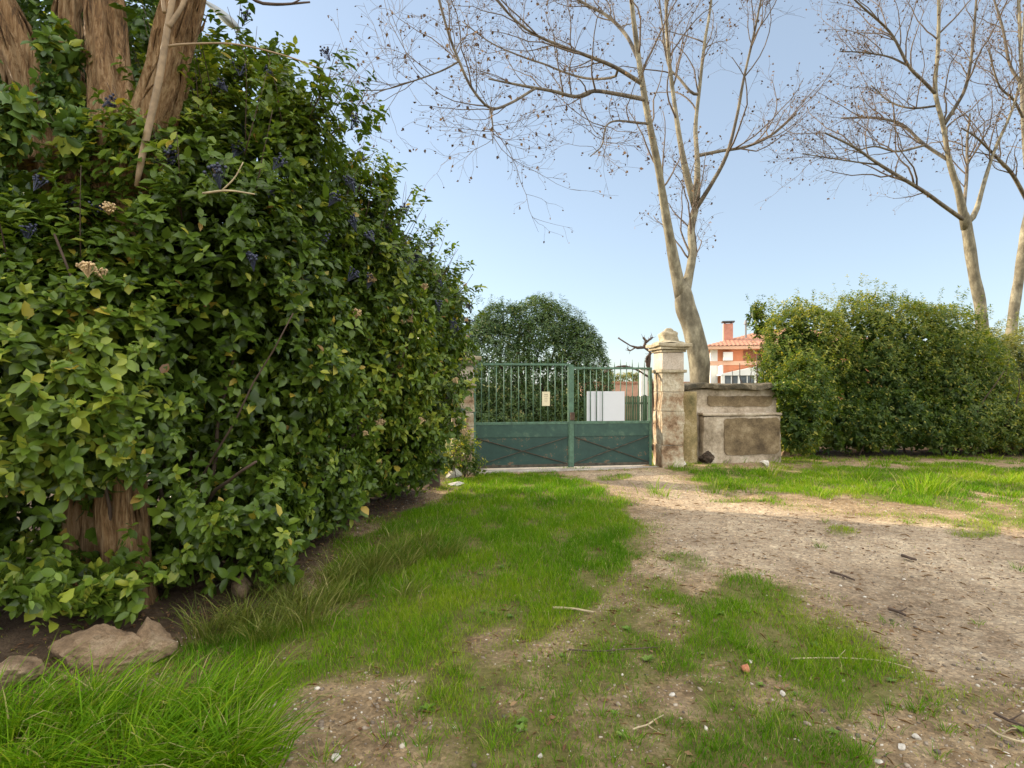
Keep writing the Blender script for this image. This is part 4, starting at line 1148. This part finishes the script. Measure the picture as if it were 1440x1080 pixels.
def worn_panel(name, x0, x1, z0, z1, y, th, m, g, seed, rad=.06):
    """a patch with rounded, uneven outline, th thick, front face at y"""
    b = bmesh.new(); pts = []
    for cx, cz, a0 in ((x1 - rad, z1 - rad, 0), (x0 + rad, z1 - rad, 90), (x0 + rad, z0 + rad, 180), (x1 - rad, z0 + rad, 270)):
        for k in range(8): pts.append((cx + rad * math.cos(R(a0 + k * 90 / 7)), cz + rad * math.sin(R(a0 + k * 90 / 7))))
    out = []
    for i in range(len(pts)):
        p, q = np.array(pts[i]), np.array(pts[(i + 1) % len(pts)]); n = max(1, int(np.linalg.norm(q - p) / .03))
        for k in range(n): out.append(p + (q - p) * k / n)
    out = np.array(out); p3 = np.c_[out, 0 * out[:, 0]]
    out += np.stack([wob(p3, 14, seed) * .012 + wob(p3, 40, seed + 1) * .006, wob(p3, 14, seed + 2) * .012 + wob(p3, 40, seed + 3) * .006], 1)
    f = [b.verts.new((x, y, z)) for x, z in out]; k_ = [b.verts.new((x, y + th, z)) for x, z in out]
    b.faces.new(f); n = len(f)
    for i in range(n): b.faces.new((f[i], k_[i], k_[(i + 1) % n], f[(i + 1) % n]))
    bmesh.ops.recalc_face_normals(b, faces=b.faces[:])
    return bm_obj(name, b, m, g, world=False)

def low_wall():
    a = np.array([3.12, 10.62]); yaw = R(9)
    g = empty('garden_wall', (a[0], a[1], 0), 'low plastered stone wall with dark mossy coping, right of the gate pillar', 'wall', None, yaw)
    pl = stone_mat('stained_plaster', (.17, .125, .075), (.45, .36, .265), (.58, .50, .40), 2.6, .35, .012, .92, 26)
    li = stone_mat('lichen_pier_stone', (.10, .085, .03), (.30, .22, .10), (.52, .42, .26), 3.6, .5, .02)
    dk = stone_mat('dark_stained_panel', (.08, .052, .026), (.20, .14, .075), (.36, .275, .17), 3.4, .5, .015)
    cp = stone_mat('mossy_coping', (.035, .032, .02), (.11, .085, .05), (.30, .24, .16), 5, .7, .02)
    b = bmesh.new(); box(b, .0, 2.05, .10, .40, -.1, 1.40, .02, .006, 8, 3); bm_obj('wall_body', b, pl, g, True, world=False)
    # rounded pier at the pillar end
    b = bmesh.new()
    bmesh.ops.create_cone(b, cap_ends=True, segments=28, radius1=.235, radius2=.215, depth=1.5, matrix=Matrix.Translation((.16, .10, .61)))
    bmesh.ops.subdivide_edges(b, edges=[e for e in b.edges if abs(e.verts[0].co.z - e.verts[1].co.z) > 1], cuts=10)
    for v in b.verts:
        if v.co.y < -.05: v.co.y = -.05 + (v.co.y + .05) * .45
        k = .012 * math.sin(v.co.z * 7 + v.co.x * 12) + .008 * math.sin(v.co.z * 17); v.co.x += k; v.co.y += k
    bm_obj('pier', b, li, g, True, world=False)
    b = bmesh.new(); box(b, -.12, 2.1, -.02, .48, 1.402, 1.505, .03, .02, 18, 8); bm_obj('coping', b, cp, g, True, world=False)
    # projecting lower half with a rounded ledge and a stained, sunken-looking patch on its right
    b = bmesh.new(); box(b, .44, 2.02, -.10, .098, -.1, .90, .045, .012, 10, 12)
    bm_obj('plinth', b, pl, g, True, world=False)
    b = bmesh.new(); box(b, .42, 2.03, -.125, .096, .903, .955, .02, .01, 10, 13); bm_obj('ledge', b, pl, g, True, world=False)
    worn_panel('stained_panel', .84, 1.98, .17, .86, -.118, .02, dk, g, 15, .09)
    worn_panel('upper_stain', .62, 1.95, 1.07, 1.27, .080, .02, dk, g, 16, .05)
low_wall()

# ------------------------------------------------------------------ rocks, rubble, twigs
def rock(label, x, y, sx, sy, sz, seed, m, rz=0.0, group=None, name='stone', sink=.3, cat='stone', flat=0.0):
    b = bmesh.new(); bmesh.ops.create_icosphere(b, subdivisions=5 if sx > .1 else 3, radius=1)
    co = np.array([v.co for v in b.verts])
    r = rngf(seed)
    for _ in range(13):                                  # chop planes for broken faces
        nrm = unit(r.normal(size=3)); d = .42 + .32 * r.random()
        k = co @ nrm - d; co = np.where((k > 0)[:, None], co - k[:, None] * nrm * .9, co)
    co = co + unit(co) * (.06 * wob(co, 3, seed) + .035 * wob(co, 9, seed + 1) + .03 * wob(co, 24, seed + 2))[:, None]
    co = co * np.array([sx, sy, sz])
    for v, c in zip(b.verts, co): v.co = c
    o = bm_obj(name, b, m, None, sx <= .1)
    o.location, o.rotation_euler = (x, y, float(gz(x, y)) + sz * (1 - sink) * .8), (r.normal() * .06, r.normal() * .06, rz)
    return tag(o, label, cat, group)
M['rock'] = stone_mat('brown_boulder', (.12, .07, .035), (.31, .205, .12), (.48, .36, .24), 6, .8, .02, .95, 130)
M['root'] = stone_mat('rotten_root', (.03, .018, .01), (.08, .05, .03), (.16, .11, .07), 14, 1.0, .03, .95, 60)
M['rock_pale'] = stone_mat('pale_limestone', (.42, .37, .31), (.56, .51, .45), (.68, .64, .58), 7, .5, .01)
M['brick'] = stone_mat('terracotta_brick', (.30, .10, .05), (.42, .16, .08), (.50, .23, .13), 12, .5, .005)
p = gp(105, 962); rock('wide brown boulder at the foot of the shaggy tree', p[0] + .02, p[1] + .16, .29, .17, .15, 71, M['rock'], .12, name='boulder', cat='boulder', sink=.35)
p = gp(190, 945); rock('rounded brown stone wedged against the right end of the wide boulder', p[0], p[1] + .12, .15, .13, .15, 72, M['rock'], .5)
p = gp(22, 990); rock('flat brown stone cut by the left edge, in the long grass', p[0] - .05, p[1] + .05, .2, .15, .10, 73, M['rock'], -.2)
p = gp(28, 900); rock('dark brown stone under the hedge, behind the wide boulder', p[0] - .05, p[1] + .3, .2, .16, .15, 74, M['rock'], .4)
p = gp(322, 850); rock('mossy square stone in the shade under the hedge, above the olive grass', p[0], p[1] + .15, .09, .08, .1, 75, M['rock'], .2)
p = gp(1062, 646); rock('broken white slab leaning at the foot of the low wall', p[0] - .02, p[1] - .22, .34, .13, .22, 76, M['rock_pale'], .15, sink=.15)
p = gp(1088, 640); rock('grey lump of rubble where the low wall meets the hedge', p[0], p[1] - .45, .14, .12, .13, 77, M['rock'], 1)
p = gp(1076, 656); rock('small pale stone lying in the grass before the low wall', p[0], p[1], .13, .08, .07, 78, M['rock_pale'], .3)
p = gp(960, 656); rock('small white stone at the foot of the right gate pillar', p[0], p[1], .11, .09, .07, 79, M['rock_pale'], .9)
p = gp(990, 650); rock('dark knobbly root stump between the gate pillar and the low wall', p[0] - .06, p[1] - .3, .2, .13, .15, 80, M['root'], .2, sink=.2, name='root_stump', cat='stump')
p = gp(648, 668); rock('pale stone in the weeds at the end of the big hedge', p[0] - .1, p[1] - .3, .16, .13, .12, 86, M['rock_pale'], .4)
p = gp(692, 668); rock('flat pale slab lying on the lawn edge near the left gate pillar', p[0] - .5, p[1] - .9, .14, .1, .035, 87, M['rock_pale'], .2)
for (px, py, s, lab, sd_) in ((945, 977, .022, 'pale pebble on the earth between the two grass patches', 91), (1100, 979, .028, 'pair-sized white pebble in the middle of the near grass patch', 92), (1053, 932, .022, 'white pebble just above the terracotta fragment', 93),
                        (1288, 1040, .024, 'white pebble near the bottom right corner among grass', 94), (1268, 1055, .025, 'buff pebble in the grass, lower left of the white corner pebble', 95), (760, 1070, .02, 'buff pebble at the bottom edge on gravel', 96),
                        (472, 1072, .032, 'cream pebble at the bottom edge beside the long grass', 97), (1237, 1078, .022, 'long white chip at the bottom edge of the near grass patch', 98), (1005, 875, .03, 'grey-brown stone at the upper left of the near grass patch', 99)):
    p = gp(px, py); rock(lab, p[0], p[1], s * .95, s * .7, s * .55, sd_, M['rock'] if 'brown' in lab else M['rock_pale'], sd_ * .7, 'loose pebbles in the yard', 'pebble', .55, 'pebble')
p = gp(1047, 946); rock('orange terracotta fragment lying in the near grass patch', p[0], p[1], .042, .032, .024, 111, M['brick'], .6, name='brick_fragment', sink=.15, cat='brick fragment')

def twig(label, pts, r0, m, seed):
    c = [(gp(*q)[0], gp(*q)[1]) for q in pts]
    rows = [(x, y, float(gz(x, y)) + r0 + .012, r0 * (1 - .5 * i / len(c))) for i, (x, y) in enumerate(c)]
    s = resample(rows, 22)
    r = rngf(seed)
    s[:, :2] += np.cumsum(r.normal(size=(22, 2)) * .0012, 0)
    V, T = tubes(s[None, :, :3], s[None, :, 3], 8)
    # side spur
    k = 9; d = unit(s[k, :3] - s[k - 1, :3]) + np.array([.2, .7, .3]) * (1 if seed % 2 else -1)
    P2, R2 = grow(s[k:k + 1, :3], d[None], np.array([.07]), np.array([r0 * .6]), 5, seed + 1, .15)
    V2, T2 = tubes(P2, R2, 6)
    V, T, _ = join([(V, T, V[:, 0]), (V2, T2, V2[:, 0])])
    o = link('twig', tri_mesh('twig', V, T), m)
    return tag(o, label, 'twig', 'fallen twigs')
twig('long pale bent twig across the near grass patch', [(1112, 931), (1150, 929), (1200, 929), (1245, 934), (1280, 945)], .005, M['twig_pale'], 121)
twig('short pale stick on the lawn edge in the middle', [(778, 861), (805, 862), (836, 867)], .009, M['twig_pale'], 122)
twig('thin dark twig on bare earth between lawn and near patch', [(800, 921), (840, 922), (880, 918), (925, 914)], .005, M['twig_dark'], 123)
twig('dark stick lying on the track above the near patch', [(1168, 808), (1185, 813), (1203, 820)], .011, M['twig_dark'], 124)
twig('pale twig at the bottom right corner', [(1388, 1030), (1410, 1042), (1440, 1052)], .006, M['twig_pale'], 125)
twig('forked pale twig low between gravel and near grass patch', [(890, 1034), (912, 1024), (932, 1010)], .004, M['twig_pale'], 126)
twig('short dark stick on the track at the right', [(1250, 858), (1262, 862), (1275, 868)], .011, M['twig_dark'], 127)
twig('dark straight twig on the track near its far lit edge', [(1268, 786), (1278, 789), (1290, 792)], .014, M['twig_dark'], 128)
twig('dark twig in the grass at the lower right edge', [(1398, 1010), (1420, 1022), (1450, 1034)], .007, M['twig_dark'], 129)

# small shrub and dead ferns at the end of the hedge
def small_shrub(label, ells, seed, m, L, loc, tone=.5, yel=.08):
    h = empty('shrub', loc, label, 'shrub')
    P, D = shell(ells, 190, seed, .2, .1, None, 4, .03)
    foliage('foliage', [sprigs(P, D, seed + 1, 7, L, .45, .8, .08, tone, .16, LEAF5, 3, yel)], m, h)
    r = rngf(seed + 2); n = 14
    s = np.c_[loc[0] + r.normal(size=n) * .12, loc[1] + r.normal(size=n) * .1, np.full(n, .0)]
    q, qr = grow(s, np.c_[r.normal(size=(n, 2)) * .5, np.ones(n)], .4 + .35 * r.random(n), np.full(n, .007), 6, seed + 3, .15)
    V, T = tubes(q, qr, 5); link('stems', tri_mesh('stems', V, T), M['twig_dark'], h)['kind'] = 'stuff'
small_shrub('low leafy shrub against the base of the left gate pillar', [(-.78, 9.2, .42, .3, .28, .42), (-.98, 9.05, .3, .26, .25, .3), (-.62, 9.25, .22, .2, .2, .22)], 261, M['laurel'], .07, (-.8, 9.2, 0))

def fence_post():
    x, y = -1.12, 8.25
    g = empty('wooden_post', (x, y, 0), 'weathered dark wooden post with a broken rail at the end of the big hedge', 'post')
    b = bmesh.new(); box(b, -.075, .075, -.05, .05, -.1, .78, .012, .006, 6, 3); bm_obj('post', b, M['twig_dark'], g, True, world=False)
    b = bmesh.new(); bar(b, (-.55, -.062, .66), (.02, -.062, .70), .035, .022); bm_obj('rail', b, M['rust'], g, world=False)
fence_post()

# pruned vine beside the pillar
def vine():
    g = empty('pruned_vine', (2.45, 10.9, 0), 'gnarled dark pruned vine poking up between gate and pillar cornice', 'vine')
    Yv = 10.95
    rows = [[(921, 640, 6, Yv), (918, 560, 5.5, Yv), (912, 515, 5.5, Yv), (914, 495, 5, Yv), (905, 488, 5, Yv), (893, 489, 3.5, Yv), (880, 482, 2.6, Yv), (869, 475, 1.8, Yv)],
            [(912, 520, 4.5, Yv), (909, 505, 4, Yv), (917, 495, 4, Yv), (925, 490, 3, Yv)], [(905, 488, 4, Yv), (908, 480, 4.5, Yv), (904, 474, 2.5, Yv)], [(908, 482, 4, Yv), (914, 477, 3.5, Yv), (918, 474, 2, Yv)],
            [(893, 489, 2.5, Yv), (886, 493, 2, Yv), (882, 490, 1.5, Yv)],
            [(912, 530, 3, Yv), (895, 520, 3.2, Yv), (878, 515, 3.4, Yv), (862, 518, 3, Yv), (850, 524, 2, Yv)]]
    P, Rr = zip(*[limb(x, 20) for x in rows])
    Rr = np.stack(Rr) * .42 * (1 + .3 * np.sin(np.arange(20)[None] * 2.1 + np.arange(len(rows))[:, None]))
    V, T = tubes(np.stack(P), Rr, 8)
    link('stem', tri_mesh('stem', V, T), M['twig_dark'], g)
    r = rngf(5)
    p, tg, rr = at_many(np.stack(P), Rr, 8, .4, 1, 6)
    A, B = grow(p, side(tg, 7, (.7, 1.3)), .05 + .06 * r.random(len(p)), np.full(len(p), .006), 4, 8, .3)
    V, T = tubes(A, B, 5); link('spurs', tri_mesh('spurs', V, T), M['twig_dark'], g)
vine()

# ------------------------------------------------------------------ things beyond the gate
def green_fence():
    g = empty('green_fence', (2.0, 15.5, 0), 'dark green slatted garden fence seen through the right gate leaf', 'fence')
    b = bmesh.new()
    for k in range(64):
        x = .0 + k * .05; box(b, x, x + .04, 0, .012, .0, 1.17 + .012 * math.sin(k * 2.3))
    bm_obj('slats', b, plain('dark_green_slats', (.06, .11, .055), .8, .3, 5), g, world=False)
    b = bmesh.new()
    for z in (.2, .95): box(b, -.02, 3.24, .0135, .04, z, z + .05)
    bm_obj('rails', b, M['twig_dark'], g, world=False)
    for k in range(3):
        b = bmesh.new(); box(b, .1 + k * 1.5, .17 + k * 1.5, .042, .11, -.1, 1.2, .005); bm_obj('post', b, M['twig_dark'], g, world=False)
green_fence()

def far_wall():
    g = empty('far_wall', (2.9, 24, 0), 'long low terracotta pink wall far behind the right gate leaf', 'wall')
    b = bmesh.new(); box(b, 0, 5.2, 0, .2, -.1, 1.5, .01); bm_obj('wall_body', b, plain('pink_render', (.50, .28, .20), .9, .15, 3), g, world=False)
    b = bmesh.new(); box(b, -.04, 5.24, -.04, .24, 1.502, 1.6, .02); bm_obj('coping', b, plain('tile_coping', (.34, .16, .10), .9, .2, 6), g, world=False)
    g = empty('far_hedge', (3.8, 26.5, 0), 'yellowish clipped hedge above the far pink wall', 'hedge')
    P, D = shell([(3.9, 26.5, 1.2, 1.4, .6, 1.05), (5.6, 26.5, 1.1, 1.3, .6, 1.0)], 90, 271, .2, .12, None, 3)
    foliage('foliage', [sprigs(P, D, 272, 6, .14, .5, .6, .1, .6, .15, LEAF5, 2, .15)], M['laurel_pale'], g)
    q = np.array([[(x, 26.5, -.05), (x + .05, 26.5, .6), (x, 26.5, 1.3)] for x in (3.3, 4.2, 5.2, 6.0)]); V, T = tubes(q, np.full((4, 3), .05), 6)
    link('stems', tri_mesh('stems', V, T), M['twig_dark'], g)['kind'] = 'stuff'
    g = empty('white_post', at(905, 600, 22) * np.array([1, 1, 0]), 'white painted post behind the right gate leaf, next to the pillar', 'post')
    b = bmesh.new(); box(b, -.13, .13, -.13, .13, -.1, 2.05, .015); bm_obj('shaft', b, M['white_wall'], g, world=False)
    b = bmesh.new(); box(b, -.17, .17, -.17, .17, 2.052, 2.14, .02); bm_obj('cap', b, M['white_wall'], g, world=False)
M['white_wall'] = plain('white_render', (.76, .74, .70), .8, .05, 2)
far_wall()

def house():
    ox, oy = (1000 - 720) / FPX * 32, 32
    g = empty('house', (ox, oy, 0), 'terracotta orange house with tiled roof, chimney and white glazed veranda behind the low wall', 'house', None, R(-14))
    orange = plain('orange_render', (.62, .24, .12), .9, .12, 2)
    band = plain('peach_band', (.70, .42, .28), .85, .08, 2)
    glass, n, l, bs = mat('dark_window_glass'); bs.inputs['Base Color'].default_value = (.10, .12, .14, 1); bs.inputs['Roughness'].default_value = .12
    nn = noise(n, l, 1.3, 3); rr = ramp(n, [(.35, (.05, .06, .07)), (.65, (.16, .18, .2))]); l.new(nn.outputs[0], rr.inputs[0]); l.new(rr.outputs[0], bs.inputs['Base Color'])
    b = bmesh.new(); box(b, 0, 9, 0, 7, -.1, 3.42); bm_obj('wall', b, orange, g, world=False)
    b = bmesh.new(); box(b, -.06, 9.06, -.06, 7.06, 2.55, 2.78); bm_obj('band', b, band, g, world=False)
    b = bmesh.new(); box(b, -.04, .34, -.04, .34, -.1, 2.548); box(b, -.04, .34, -.04, .34, 2.782, 3.418); bm_obj('corner', b, M['white_wall'], g, world=False)
    b = bmesh.new(); box(b, -.05, -.003, .35, 6.9, 1.9, 2.5); bm_obj('side_panel', b, M['white_wall'], g, world=False)
    b = bmesh.new(); box(b, -.4, 9.4, -.55, 7.4, 3.425, 3.6, .02); bm_obj('eaves', b, band, g, world=False)
    # hipped roof with rows of tiles
    b = bmesh.new()
    nx, ny = 90, 24
    def rz(x, y):
        d = min(x + .45, 9.45 - x, y + .6, 7.45 - y)
        return 3.605 + max(0, d) * .30
    m_, n, l, bs = mat('clay_roof_tiles')
    a = noise(n, l, 9, 6, .7); c = ramp(n, [(.3, (.20, .085, .05)), (.5, (.36, .16, .10)), (.75, (.50, .28, .19))]); l.new(a.outputs[0], c.inputs[0]); l.new(c.outputs[0], bs.inputs['Base Color'])
    bs.inputs['Roughness'].default_value = .9
    grid = [[b.verts.new((-.45 + 9.9 * i / nx, -.6 + 8.05 * j / ny, rz(-.45 + 9.9 * i / nx, -.6 + 8.05 * j / ny) + .03 * abs(math.sin(i * 1.571)))) for j in range(ny + 1)] for i in range(nx + 1)]
    for i in range(nx):
        for j in range(ny): b.faces.new((grid[i][j], grid[i+1][j], grid[i+1][j+1], grid[i][j+1]))
    roof = bm_obj('roof', b, m_, g, world=False)
    b = bmesh.new(); box(b, .75, 1.25, .7, 1.15, 3.5, 4.95, .01)
    ch = bm_obj('chimney', b, plain('pink_chimney', (.55, .25, .18), .9, .15, 5), g, world=False)
    b = bmesh.new(); box(b, .66, 1.34, .61, 1.24, 5.02, 5.10, .01)
    for sx in (.8, 1.15):
        for sy in (.75, 1.05): box(b, sx, sx + .06, sy, sy + .06, 4.952, 5.018)
    bm_obj('chimney_cap', b, plain('dark_chimney_cap', (.08, .085, .09), .7), g, world=False)
    b = bmesh.new()
    bmesh.ops.create_cone(b, cap_ends=True, segments=12, radius1=.05, radius2=.05, depth=1.0, matrix=Matrix.Translation((2.0, 1.2, 4.5)))
    bmesh.ops.create_cone(b, cap_ends=True, segments=12, radius1=.13, radius2=.05, depth=.25, matrix=Matrix.Translation((2.0, 1.2, 5.05)))
    bm_obj('vent_pipe', b, plain('grey_vent', (.2, .2, .21), .6), g, world=False)
    b = bmesh.new(); box(b, .62, 1.12, -.28, -.003, 2.8, 3.28, .02); bm_obj('air_conditioner', b, M['white_wall'], g, world=False)
    b = bmesh.new(); box(b, 1.7, 2.6, -.03, -.002, 2.8, 3.36); w = bm_obj('window', b, plain('brown_shutter', (.25, .09, .05), .8), g, world=False)
    # veranda
    b = bmesh.new()
    for x0, x1, z0, z1 in ((.35, .43, 1.95, 2.5),): box(b, x0, x1, -1.9, -.07, z0, z1)
    pts = [(.3, 2.02), (3.0, 2.62), (3.6, 2.3), (3.6, 1.95), (.3, 1.95)]
    lo = [b.verts.new((x, -2.0, z)) for x, z in pts]; hi = [b.verts.new((x, -.075, z)) for x, z in pts]
    b.faces.new(lo[::-1]); b.faces.new(hi)
    for i in range(5): b.faces.new((lo[i], lo[(i+1) % 5], hi[(i+1) % 5], hi[i]))
    bm_obj('veranda_gable', b, M['white_wall'], g, world=False)
    for k, x in enumerate((.32, 1.15, 1.95, 2.45, 2.9, 3.3)):
        b = bmesh.new(); box(b, x, x + (.18 if k == 0 else .11), -1.98, -1.85, -.1, 1.948, .005); bm_obj('veranda_post', b, M['white_wall'], g, world=False)
    for k, (x0, x1) in enumerate(((.51, 1.14), (1.27, 1.94), (2.07, 2.44), (2.57, 2.89), (3.02, 3.29))):
        b = bmesh.new(); box(b, x0, x1, -1.93, -1.91, .05, 1.945); wdw = bm_obj('window', b, glass, g, world=False)
        b = bmesh.new(); box(b, x0, x1, -1.955, -1.932, 1.1, 1.15); box(b, (x0+x1)/2 - .02, (x0+x1)/2 + .02, -1.955, -1.932, 1.152, 1.94); box(b, (x0+x1)/2 - .02, (x0+x1)/2 + .02, -1.955, -1.932, .06, 1.098)
        f = bm_obj('window_frame', b, M['white_wall'], g, world=False)
    b = bmesh.new(); box(b, -.02, -.004, 1.0, 2.6, .9, 1.85); bm_obj('window', b, glass, g, world=False)
house()

def street_lamp():
    Yl = 8.0
    h = at(314, 24, Yl)
    g = empty('street_lamp', (h[0] - .75, Yl, 0), 'grey street lamp head poking out behind the shaggy tree at the top', 'street lamp')
    grey = plain('galvanised_grey', (.22, .23, .24), .5, .1, 6, .3)
    x0 = h[0] - .75
    s = resample([(x0, Yl, 0, .07), (x0, Yl, 4, .055), (x0, Yl, h[2] - .3, .045), (x0 + .12, Yl, h[2] + .12, .035), (x0 + .45, Yl, h[2] + .22, .03)], 40)
    V, T = tubes(s[None, :, :3], s[None, :, 3], 12); link('pole', tri_mesh('pole', V, T), grey, g)
    b = bmesh.new(); bmesh.ops.create_uvsphere(b, u_segments=20, v_segments=12, radius=1)
    for v in b.verts:
        x, y_, z = v.co
        t = (x + 1) / 2
        v.co = Vector((x * .34, y_ * (.05 + .09 * min(1, t * 1.4)), (z * (.05 + .05 * t) if z > 0 else z * .025) ))
    o = bm_obj('lamp_head', b, grey, g, True, world=False)
    o.location = (.72, 0, h[2] + .02); o.rotation_euler = (0, R(40), 0)
    b = bmesh.new(); bmesh.ops.create_uvsphere(b, u_segments=16, v_segments=8, radius=1)
    for v in b.verts: v.co = Vector((v.co.x * .16, v.co.y * .09, v.co.z * .035))
    d = bm_obj('diffuser', b, plain('pale_diffuser', (.38, .4, .42), .3, .03), g, True, world=False)
    d.location = (.78, 0, h[2] - .055); d.rotation_euler = (0, R(40), 0)
street_lamp()
